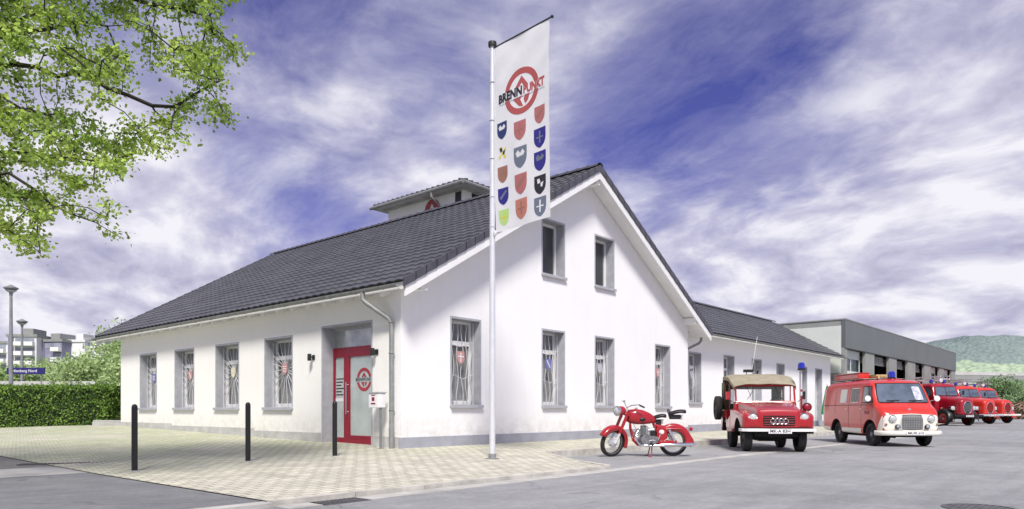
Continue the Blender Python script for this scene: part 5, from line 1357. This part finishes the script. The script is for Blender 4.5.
# ------------------------------------------------------------------ bonneted fire engines
def engine(loc, rz, lab, paint, fend, kind=0):
    t = thing('fire_engine', lab, 'fire engine', loc, rz, group='old fire engines parked by the hall')
    hd = Body([(-.98,.30,.72,1.45,.16,.10),(-.94,.42,.68,1.62,.22,.12),(-.80,.50,.66,1.72,.26,.12),(-.3,.60,.66,1.80,.30,.1),(.5,.72,.66,1.86,.26,.1),(.95,.82,.66,1.90,.20,.1)], belt=9, crown=.04)
    obj('hood', hd.mesh(40), paint, t, smooth=True, ang=40)
    cb = Body([(.62,.86,.62,1.80,.12,.05),(.80,.94,.60,1.90,.14,.05),(.95,.95,.60,2.30,.16,.05),(1.12,.95,.6,2.62,.18,.05),(1.4,.95,.6,2.74,.22,.05),(2.3,.95,.6,2.76,.22,.05),(2.5,.95,.6,2.72,.2,.05)], belt=1.8, tum=.10, crown=.04)
    o = obj('cab', cb.mesh(50), paint, t, smooth=True, ang=35)
    bx = Body([(2.52,.97,.62,2.66,.14,.04),(2.60,1.04,.60,2.74,.16,.04),(5.6,1.04,.60,2.74,.16,.04),(5.72,.98,.64,2.66,.16,.04)], belt=2.0, tum=.05, crown=.02)
    bo = obj('body', bx.mesh(20), paint, t, smooth=True, ang=35)
    c = B()
    for s in (-1,1): cylx(c, .60 if s>0 else -1.2, 1.2 if s>0 else -.60, 4.1, .48, .60)
    cut(bo, c)
    for s in (-1,1):
        # swept front wing over the wheel
        b = B(); rows = []
        for i in range(19):
            a = lerp(R(182), R(4), i/18); yy = -.0 - .66*math.cos(a)*-1; zz = .48+.62*max(math.sin(a), -.25)
            yy = .66*math.cos(a)*(1 if True else 1); 
            rows.append([(s*(.62+.44*u), -yy*(-1) if False else yy, zz - .10*u*u*u - (.10 if u in (0,1) else 0)) for u in (0,.15,.5,.85,1)])
        b.grid(rows); w_ = obj('wing', b, fend, t, smooth=True, ang=60); md = w_.modifiers.new('s','SOLIDIFY'); md.thickness = .03
        b = B(); b.box(s*.98-.12,s*.98+.10,.62,2.5,.42,.50); obj('running_board', b, 'black', t, bevel=.01)
        lamp(t, s*.72, -.62, 1.12, .125, 'chrome', 'lens', depth=.26)
        lamp(t, s*.78, .30, 1.12, .05, 'chrome', 'flag_orange', 'indicator', .06)
        b = B(); cb.side(b, s, [(1.06,1.86),(2.05,1.86),(1.98,2.50),(1.22,2.50)], .006, 8, .15); sw_ = obj('side_window', b, 'dark', t, smooth=True)
        b = B(); cb.side(b, s, [(1.12,1.89),(2.0,1.89),(1.94,2.46),(1.26,2.46)], .012, 8, .12); obj('pane', b, 'van_glass', sw_, smooth=True)
        b = B()
        for (y0,y1) in ((1.0,1.015),(2.12,2.135)): cb.side(b, s, [(y0,.7),(y1,.7),(y1,1.85),(y0,1.85)], .003, 5)
        obj('door_gap', b, 'dark', t)
        b = B(); x = s*(cb.half(1.9,1.62)+.02); b.tube([(x,1.85,1.62),(x+s*.02,1.87,1.62),(x+s*.02,2.0,1.62)], .012, 5); obj('handle', b, 'chrome', t)
        b = B(); x = s*.93; b.tube([(x,.95,1.9),(x+s*.22,.80,2.1)], .012, 5); b.box(x+s*.22-.07,x+s*.22+.07,.78,.80,2.0,2.28); obj('mirror', b, 'black', t)
        for k in range(3):
            b = B(); y0 = 2.72+k*.95; 
            if k == 1: bx.side(b, s, [(y0,1.15),(y0+.85,1.15),(y0+.85,2.5),(y0,2.5)], .006, 5)
            else: bx.side(b, s, [(y0,.75),(y0+.85 if k==0 else y0+.9,.75),(y0+.85 if k==0 else y0+.9,2.5),(y0,2.5)], .006, 5)
            obj('shutter', b, 'aluminium' if kind == 1 else paint, t, smooth=True)
    b = B(); cb.front(b, [(-.80,1.93),(.80,1.93),(.74,2.54),(-.74,2.54)], .006, 16, .12); ws = obj('windscreen', b, 'dark', t, smooth=True)
    b = B()
    for (x0, x1) in ((-.76,-.02),(.02,.76)): cb.front(b, [(x0,1.97),(x1,1.97),(x1*.93,2.50),(x0*.93,2.50)], .014, 10, .08)
    obj('pane', b, 'van_glass', ws, smooth=True)
    # grille: tall oval with chrome surround
    b = B(); hd.front(b, [(-.26,.80),(.26,.80),(.24,1.52),(-.24,1.52)], .008, 12, .55); g_ = obj('grille', b, 'dark', t, smooth=True)
    b = B()
    for k in range(7): x = -.19+k*.063; b.tube([(x,hd.fy(x,z)-.02,z) for z in (.88,1.0,1.15,1.3,1.44)], .012, 5)
    obj('bar', b, 'chrome' if kind == 0 else 'orange_red', g_, smooth=True)
    pp = [(.28*math.cos(a)*(1 if abs(math.sin(a))<.9 else 1), 1.16+.39*math.sin(a)) for a in [2*math.pi*j/30 for j in range(30)]]
    b = B(); b.tube([(x,hd.fy(x,z)-.012,z) for x, z in pp], .022, 6, closed=True); obj('surround', b, 'chrome', g_, smooth=True)
    b = B(); b.box(-.98,.98,-1.15,-1.08,.57,.70); b.box(-.5,-.4,-1.08,-.6,.58,.68); b.box(.4,.5,-1.08,-.6,.58,.68); obj('bumper', b, ['black','aluminium','cream'][kind], t, bevel=.02)
    plate(t, 0, -1.185, .62, .52, .12, ['MK-OB 52H','MK-LF 8H','MK-TL 16H'][kind])
    for y, s in ((0,-1),(0,1),(4.1,-1),(4.1,1)): wheel(t, s*.84, y, .48, .48, .24, paint, s, capm='zinc')
    b = B(); b.box(-.55,.55,-.8,5.5,.50,.68); b.tube([(-.8,0,.48),(.8,0,.48)], .06, 8); b.tube([(-.8,4.1,.48),(.8,4.1,.48)], .07, 8); b.box(-.6,.6,-.6,.6,.68,.95); obj('chassis', b, 'dark', t)
    beacon(t, -.45, 1.7, 2.79, .10, .22); beacon(t, .45, 1.7, 2.79, .10, .22)
    b = B()
    for y in (2.4,3.6,5.2): b.tube([(-.75,y,2.76),(-.75,y,2.98),(.75,y,2.98),(.75,y,2.76)], .025, 6)
    obj('ladder_gantry', b, 'aluminium', t)
    # hose reel housing lamp on the roof
    b = B(); b.lathe([(.12,-.02),(.14,.05),(.12,.12),(.001,.13)], 16, shift(AY, (0,1.45,2.95))); b.tube([(0,1.5,2.76),(0,1.5,2.86)], .03, 6); obj('searchlight', b, 'pole_white', t, smooth=True)
    return t
def ladder(loc, rz, w, Ln, z, lab, m='aluminium'):
    t = thing('ladder', lab, 'ladder', (loc[0],loc[1],z), rz, group='ladders on the fire engine roofs')
    for x in (-w/2,w/2):
        b = B(); b.box(x-.03,x+.03,-Ln/2,Ln/2,0,.07); b.box(x-.02,x+.02,-Ln/2,Ln/2,.20,.24)
        for k in range(int(Ln/.6)): b.tube([(x,-Ln/2+.3+k*.6,.07),(x,-Ln/2+.6+k*.6,.20)], .012, 4)
        obj('rail', b, m, t)
    b = B()
    for k in range(int(Ln/.3)): b.tube([(-w/2,-Ln/2+.15+k*.3,.035),(w/2,-Ln/2+.15+k*.3,.035)], .016, 5)
    obj('rungs', b, m, t)
labs = ['crimson fire engine with black front wings, nearest to the van','middle orange red fire engine of three, with silver bumper','rearmost orange red fire engine with cream bumper, at the far right']
for i, (X, Y, dz, pm, fm) in enumerate(((28.55,45.9,7,'crimson','black'),(33.5,51.2,8,'orange_red','red'),(37.1,54.6,8,'orange_red','orange_red'))):
    p = V(X, Y); a = R(-48.67+dz); engine((p.x,p.y,0), a, labs[i], pm, fm, i)
    c, s = math.cos(a), math.sin(a); q = (p.x - s*3.3, p.y + c*3.3)
    ladder(q, a, .62, 4.6, 3.005, ['white ladder on the roof of the crimson fire engine','silver ladder on the middle fire engine','silver ladder on the rearmost fire engine'][i], ['white','aluminium','aluminium'][i])

# ------------------------------------------------------------------ motorcycle
def motorcycle(loc, rz):
    t = thing('motorcycle', 'dark red vintage motorcycle with black saddle standing in the parking bay', 'motorcycle', loc, rz)
    r = .31; wb_ = 1.36; y0 = 0.0; y1 = wb_; st = R(30)       # steering turned towards the street
    def spoke_wheel(par, y, z, nm):
        b = B(); Mx = AX.to_4x4()
        b.lathe([(r*.80,-.035),(r*.74,-.03),(r*.735,0),(r*.74,.03),(r*.80,.035)], 36, Mx, cap=False); o = obj(nm, b, 'chrome', par, (0,y,z), smooth=True)
        b = B(); b.tube([Vector((0, (r-.045)*math.cos(a), (r-.045)*math.sin(a))) for a in [2*math.pi*j/40 for j in range(40)]], .046, 10, closed=True)
        for v in b.bm.verts:
            d = math.hypot(v.co.y, v.co.z)
            if d > r-.012: v.co.y *= (r-.006)/d; v.co.z *= (r-.006)/d
        obj('tyre', b, 'rubber', o, smooth=True)
        b = B()
        for k in range(36):
            a = 2*math.pi*k/36; a2 = a + (.55 if k%2 else -.55); s = .03 if k%4 < 2 else -.03
            b.tube([(s,.055*math.cos(a2),.055*math.sin(a2)),(0,r*.76*math.cos(a),r*.76*math.sin(a))], .0022, 4)
        obj('spokes', b, 'steel', o)
        b = B(); b.lathe([(.03,-.08),(.085,-.06),(.09,-.02),(.09,.02),(.085,.06),(.03,.08)], 24, Mx); obj('hub', b, 'aluminium', o, smooth=True)
        return o
    spoke_wheel(t, y1, r, 'wheel')
    # front end on its own turned frame
    hd = Vector((0,.42,.86)); ax = Vector((0,.42,1)).normalized()          # steering head and its rake axis
    RS = Matrix.Rotation(st, 4, ax); T4 = Matrix.Translation(hd) @ RS @ Matrix.Translation(-hd)
    def turned(o): o.matrix_local = T4 @ o.matrix_local; return o
    fw_ = spoke_wheel(t, y0, r, 'wheel'); fw_.matrix_local = T4 @ Matrix.Translation((0,0,r))
    b = B()
    for x in (-.095,.095): b.tube([(x,-.0,r),(x,.10,.52)], [.026,.026], 10)
    turned(obj('fork_slider', b, 'pole_white', t, smooth=True))
    b = B()
    for x in (-.085,.085): b.tube([(x,.10,.52),(x,.27,.93)], .034, 10)
    b.box(-.12,.12,.24,.32,.90,.94); turned(obj('fork', b, 'red', t, smooth=True, ang=30))
    def mudguard(nm, cy, cz, rr, a0, a1, w, m, drop=.06, k_=26):
        b = B(); rows = []
        for i in range(k_+1):
            a = lerp(a0, a1, i/k_); row = []
            for j in range(13):
                ph = lerp(-math.pi*.5, math.pi*.5, j/12); x = w*math.sin(ph); rad_ = rr + .045*math.cos(ph) - (drop if j in (0,12) else 0)
                row.append((x, cy+rad_*math.cos(a), cz+rad_*math.sin(a)))
            rows.append(row)
        b.grid(rows); o = obj(nm, b, m, t, smooth=True, ang=60); md = o.modifiers.new('s','SOLIDIFY'); md.thickness = .006; return o
    turned(mudguard('front_mudguard', 0, r, r+.035, R(-158+360-52), R(-22), .085, 'red', .07))
    # deep rear guard reaching behind the axle
    mudguard('rear_mudguard', y1, r, r+.05, R(158), R(-16), .10, 'red', .12)
    b = B(); b.prism([(-.055,y1+.12,.66),(-.055,y1+.32,.55),(-.055,y1+.44,.36),(-.055,y1+.46,.24),(-.055,y1+.37,.25),(-.055,y1+.33,.42),(-.055,y1+.22,.55)], (.11,0,0)); obj('rear_valance', b, 'red', t, bevel=.02)
    b = B(); b.tube([(0,y1+.35,.60),(0,y1+.42,.58)], [.045,.035], 12); obj('tail_lamp', b, 'red', t, smooth=True)
    # headlamp, bars
    b = B(); b.ell((0,.15,1.00), (.10,.13,.10), 20, 12); turned(obj('headlamp_shell', b, 'red', t, smooth=True))
    hl = turned(lamp(t, 0, .05, 1.00, .095, 'chrome', 'lens', depth=.05))
    b = B(); b.tube([(-.34,.50,1.12),(-.22,.42,1.16),(-.10,.33,1.12),(0,.31,1.06),(.10,.33,1.12),(.22,.42,1.16),(.34,.50,1.12)], .012, 8); turned(obj('handlebar', b, 'chrome', t, smooth=True))
    for s in (-1,1):
        b = B(); b.tube([(s*.345,.503,1.12),(s*.235,.43,1.158)], .019, 8); g_ = turned(obj('grip', b, 'rubber', t, smooth=True))
        b = B(); b.tube([(s*.19,.40,1.17),(s*.24,.385,1.165),(s*.32,.40,1.14)], .006, 5); turned(obj('lever', b, 'steel', t, smooth=True))
    # tank
    b = B(); rows = []
    for (y, hw, zb, zt) in ((.31,.03,.80,.90),(.33,.08,.76,.96),(.40,.125,.72,1.01),(.54,.145,.69,1.03),(.70,.14,.69,1.0),(.84,.115,.70,.94),(.94,.075,.73,.87),(.98,.03,.75,.82)):
        zc_ = (zb+zt)/2; hz = (zt-zb)/2; rows.append([(hw*math.copysign(abs(math.cos(a))**.75, math.cos(a)), y, zc_+hz*math.copysign(abs(math.sin(a))**.8, math.sin(a))) for a in [2*math.pi*k/24 for k in range(24)]])
    b.grid(rows, True, True); tk = obj('fuel_tank', b, 'red', t, smooth=True, ang=60)
    b = B(); b.lathe([(.035,0),(.035,.02),(.001,.028)], 16, Matrix.Translation((0,.56,1.028))); obj('filler_cap', b, 'chrome', tk, smooth=True)
    b = B()
    for s in (-1,1): b.ell((s*.130,.66,.80), (.028,.07,.04), 12, 8)
    obj('knee_pad', b, 'black', tk, smooth=True)
    # frame
    b = B()
    for s in (-1,1):
        x = s*.09; b.tube([(s*.02,.42,.80),(s*.07,.43,.60),(x,.50,.34),(x,.60,.24),(x,1.02,.24),(x,1.10,.34),(x*1.1,y1,r)], .016, 8)
        b.tube([(x,1.02,.26),(x,1.0,.50),(s*.05,.92,.74)], .015, 8); b.tube([(x,1.0,.52),(x*1.1,1.22,.60),(x*1.15,1.50,.60)], .013, 8)
    b.tube([(0,.36,.84),(0,.95,.74),(0,1.05,.70)], .02, 8); obj('frame', b, 'red', t, smooth=True)
    for s in (-1,1):
        b = B(); b.tube([(s*.125,y1,r+.02),(s*.125,1.24,.58)], .03, 10); obj('shock_absorber', b, 'chrome', t, smooth=True)
    # engine
    b = B(); b.ell((0,.78,.36), (.13,.20,.115), 18, 12); b.ell((0,.92,.36), (.12,.12,.10), 16, 10)
    b.lathe([(.11,-.14),(.11,.14)], 24, shift(AX, (0,.74,.36))); b.lathe([(.085,-.15),(.085,.15)], 24, shift(AX, (0,.92,.36))); en = obj('engine', b, 'engine_metal', t, smooth=True, ang=40)
    b = B()
    for k in range(10): z = .46+k*.021; b.lathe([(.100-.002*k,0),(.100-.002*k,.010)], 20, shift(rotx(R(-6)), (0,.71+.002*k,z)))
    b.lathe([(.06,0),(.06,.22)], 16, Matrix.Translation((0,.71,.45))); obj('cylinder', b, 'zinc', en)
    b = B(); b.lathe([(.03,0),(.035,.05),(.03,.10)], 12, shift(rotx(R(-80)), (0,.80,.56))); b.tube([(.0,.88,.58),(.0,.98,.58)], .045, 10); obj('carburettor', b, 'steel', en, smooth=True)
    # exhaust low on the near side
    for s in (-1,1):
        b = B(); b.tube([(s*.04,.62,.60),(s*.09,.54,.50),(s*.13,.53,.36),(s*.15,.60,.25),(s*.16,.80,.235),(s*.165,1.0,.24),(s*.17,1.10,.25),(s*.175,1.70,.262),(s*.175,1.82,.268)], [.020,.020,.020,.020,.022,.024,.042,.042,.020], 12); obj('exhaust', b, 'chrome', t, smooth=True)
        b = B(); b.prism([(s*.115,.98,.68),(s*.115,1.18,.62),(s*.115,1.22,.40),(s*.115,1.10,.32),(s*.115,.98,.36)], (-s*.05,0,0)); sp_ = obj('side_panel', b, 'red', t, bevel=.02)
        b = B(); b.ell((s*.122,1.08,.53), (.006,.055,.05), 12, 8); obj('badge', b, 'cream', sp_, smooth=True)
        b = B(); b.tube([(s*.12,.86,.25),(s*.24,.86,.25)], .016, 8); obj('footrest', b, 'rubber', t)
    for s in (-1,1):
        b = B(); b.prism([(s*.13,1.02,.34),(s*.13,y1+.05,r+.045),(s*.13,y1+.05,r-.045),(s*.13,1.02,.22)], (-s*.03,0,0)); obj('chain_case' if s > 0 else 'drive_case', b, 'red', t, bevel=.01)
    b = B(); b.box(-.02,.02,.98,1.10,.66,.80); obj('seat_mount', b, 'black', t, bevel=.008)
    b = B(); b.box(-.025,.025,1.28,1.52,.80,.90); obj('seat_mount', b, 'black', t, bevel=.008)
    b = B(); b.box(-.06,.06,.86,1.00,.40,.56); obj('battery_case', b, 'black', t, bevel=.008)
    b = B(); b.prism([(-.06,.94,.70),(-.06,1.20,.66),(-.06,1.30,.52),(-.06,1.06,.40),(-.06,.96,.46)], (.12,0,0)); obj('tool_box', b, 'red', t, bevel=.02)
    # centre stand
    for s in (-1,1):
        b = B(); b.tube([(s*.08,.88,.24),(s*.13,.86,.08),(s*.16,.84,.012),(s*.16,.78,.008)], .013, 8); obj('stand_leg', b, 'red', t, smooth=True)
    b = B()
    for (p_, q_, m_) in (((.05,.36,1.04),(.07,.60,.50),(.12,.38,.80)),((-.05,.36,1.04),(-.08,.55,.42),(-.13,.40,.78)),((.03,.40,.98),(.06,.84,.60),(.15,.62,.70))):
        b.tube([Vector(p_).lerp(Vector(m_), t_/4).lerp(Vector(m_).lerp(Vector(q_), t_/4), t_/4) for t_ in range(5)], .005, 5)
        obj('cable', b, 'black', t); b = B()
    b.bm.free()
    b = B(); b.tube([(.13,.95,.33),(.19,.86,.36),(.22,.78,.34)], .010, 6); obj('gear_lever', b, 'steel', t, smooth=True)
    b = B(); b.tube([(.14,1.0,.36),(.20,1.04,.50),(.25,1.04,.53)], .010, 6); obj('kick_starter', b, 'steel', t, smooth=True)
    # saddles
    def saddle(yc, zc_, L_, W_):
        b = B(); rows = []
        for i in range(11):
            u = i/10; y = yc-L_/2+L_*u; hw = W_*(.30+.70*math.sin(min(1,u*1.25)*math.pi/2)) * (1 if u < .92 else .85); zz = zc_ + .035*math.sin((u-.25)*3.0)
            rows.append([(hw*math.cos(a), y, zz+.042*math.sin(a)*(1.2 if math.sin(a)>0 else .8)) for a in [2*math.pi*k/18 for k in range(18)]])
        b.grid(rows, True, True); o = obj('saddle', b, 'black', t, smooth=True, ang=60)
        b = B()
        for s in (-1,1): b.tube([(s*.05,yc+L_*.30+.022*math.cos(a*6.283*4),zc_-.035-a*.10) for a in [k/24 for k in range(25)]], .005, 4)
        obj('spring', b, 'steel', o); return o
    saddle(1.04, .835, .30, .12); saddle(1.44, .93, .36, .115)
    b = B(); b.tube([(-.06,1.30,.82),(-.07,1.27,.94),(-.05,1.25,1.01),(.05,1.25,1.01),(.07,1.27,.94),(.06,1.30,.82)], .012, 8); b.tube([(0,1.30,.82),(0,1.55,.86)], .02, 8); obj('grab_handle', b, 'black', t, smooth=True)
    return t
mpos = V(2.12, 15.35); mr_ = R(-138.67+3); motorcycle((mpos.x, mpos.y, 0), mr_)

# ================================================================== SKY, SUN, CAMERA
sun_az_cam = (.06, -1.0)        # towards the sun, seen from the street: behind and a little left
sdv = Vector((RT[0]*sun_az_cam[0]+FW[0]*sun_az_cam[1], RT[1]*sun_az_cam[0]+FW[1]*sun_az_cam[1], 0)).normalized(); EL = R(50)
sd = Vector((sdv.x*math.cos(EL), sdv.y*math.cos(EL), math.sin(EL)))
ld = bpy.data.lights.new('sun', 'SUN'); ld.energy = 4.8; ld.angle = R(13); ld.color = (1,.955,.88)
lo = bpy.data.objects.new('sun', ld); col.objects.link(lo); lo.rotation_euler = (-sd).to_track_quat('-Z','Y').to_euler(); lo.location = sd*60
w = bpy.data.worlds.new('World'); sc.world = w; w.use_nodes = True; N = w.node_tree.nodes; L = w.node_tree.links
bg = N['Background']; sky = N.new('ShaderNodeTexSky'); sky.sky_type = 'NISHITA'; sky.sun_disc = False; sky.sun_elevation = EL; sky.sun_rotation = math.atan2(sd.x, sd.y)
sky.air_density = 1.2; sky.dust_density = .6; sky.ozone_density = 3.0
tcw = N.new('ShaderNodeTexCoord').outputs['Generated']
sep = N.new('ShaderNodeSeparateXYZ'); L.new(tcw, sep.inputs[0])
def mth(op, a, b_=None, c=None):
    m = N.new('ShaderNodeMath'); m.operation = op
    for k, v in enumerate((a, b_, c)):
        if v is None: continue
        if isinstance(v, (int,float)): m.inputs[k].default_value = v
        else: L.new(v, m.inputs[k])
    return m.outputs[0]
# cloud layer on a flat sheet high above
zc = mth('MAXIMUM', sep.outputs['Z'], .0); den = mth('ADD', zc, .30)
px = mth('DIVIDE', sep.outputs['X'], den); py = mth('DIVIDE', sep.outputs['Y'], den)
cmb = N.new('ShaderNodeCombineXYZ'); L.new(px, cmb.inputs[0]); L.new(py, cmb.inputs[1])
rot = N.new('ShaderNodeMapping'); rot.inputs['Rotation'].default_value = (0,0,R(CLOUD_ROT if 'CLOUD_ROT' in globals() else 20)); rot.inputs['Scale'].default_value = (1.25,1.0,1); rot.inputs['Location'].default_value = (3.3,1.7,0); L.new(cmb.outputs[0], rot.inputs['Vector'])
warp = N.new('ShaderNodeTexNoise'); warp.inputs['Scale'].default_value = .9; warp.inputs['Detail'].default_value = 4; L.new(rot.outputs[0], warp.inputs['Vector'])
vm = N.new('ShaderNodeVectorMath'); vm.operation = 'MULTIPLY_ADD'; L.new(warp.outputs['Color'], vm.inputs[0]); vm.inputs[1].default_value = (.55,.55,0); L.new(rot.outputs[0], vm.inputs[2])
n1 = nz(N, L, vm.outputs[0], 1.15, 10, .63); n2 = nz(N, L, vm.outputs[0], 4.2, 8, .56)
dens = mth('ADD', mth('MULTIPLY', n1, .72), mth('MULTIPLY', n2, .28))
# broad fields of cloud (+) and clear sky (-) at the places in the sky where they stood
def skydir(u, v): 
    d = V((u-512)/714, 1, 0)-V(0,0,0); return Vector((d.x, d.y, (410-v)/714)).normalized()
fields = [((330,80),.13,.08),((200,240),.22,.13),((60,290),.25,.12),((450,140),.14,.08),((240,190),.075,-.22),((320,208),.075,-.20),((780,85),.16,-.15),((690,75),.12,-.10),((620,125),.10,-.07),((880,110),.11,-.12),((290,12),.14,-.20),((430,20),.12,-.14),((560,10),.09,.12),((900,20),.14,.08),((800,215),.22,.12),((960,250),.26,.14),((1000,140),.10,.05),((880,45),.10,.08),((140,215),.12,.10)]
for (uv, rad_, amp) in fields:
    c = skydir(*uv); vd = N.new('ShaderNodeVectorMath'); vd.operation = 'DISTANCE'; L.new(tcw, vd.inputs[0]); vd.inputs[1].default_value = c
    e = mth('MULTIPLY', mth('POWER', 2.718, mth('MULTIPLY', mth('POWER', mth('DIVIDE', vd.outputs['Value'], rad_), 2), -1)), amp)
    dens = mth('ADD', dens, e)
hz = mth('MULTIPLY', mth('POWER', mth('SUBTRACT', 1, zc), 5), .13); dens = mth('ADD', dens, hz)
cov = N.new('ShaderNodeMapRange'); cov.interpolation_type = 'SMOOTHSTEP'; L.new(dens, cov.inputs['Value']); cov.inputs['From Min'].default_value = .34; cov.inputs['From Max'].default_value = .70
# blue, pushed towards violet as in the photograph
blue = mixc(N, L, 1.0, sky.outputs[0], (.50,.37,.80), 'MULTIPLY')
cl = ramp(N, L, n2, [(.34,(3.9,3.85,5.4)),(.49,(5.9,5.8,7.1)),(.62,(8.3,8.2,8.8))])
veil = ramp(N, L, nz(N, L, vm.outputs[0], 2.6, 10, .68, (1,.6,1)), [(.38,(0,0,0)),(.72,(.46,.46,.46))])
blue = mixc(N, L, veil, blue, (5.4,5.3,7.2))
skyc = mixc(N, L, cov.outputs[0], blue, cl)
L.new(skyc, bg.inputs['Color']); bg.inputs['Strength'].default_value = .11

cd = bpy.data.cameras.new('camera'); cam = bpy.data.objects.new('camera', cd); col.objects.link(cam); sc.camera = cam
cam.location = CAM; cam.rotation_euler = (R(90), 0, math.atan2(FW[1], FW[0])-R(90)); cd.sensor_width = 36; cd.lens = 714/1024*36; cd.shift_y = (410-254.5)/1024; cd.clip_end = 9000; cd.clip_start = .05
sc.view_settings.view_transform = 'Standard'; sc.view_settings.look = 'None'; sc.view_settings.exposure = 0; sc.view_settings.gamma = 1
sc.render.engine = 'CYCLES'; sc.cycles.use_denoising = True; sc.cycles.max_bounces = 8; sc.cycles.transparent_max_bounces = 12
try: sc.cycles.use_adaptive_sampling = True; sc.cycles.adaptive_threshold = .02
except Exception: pass
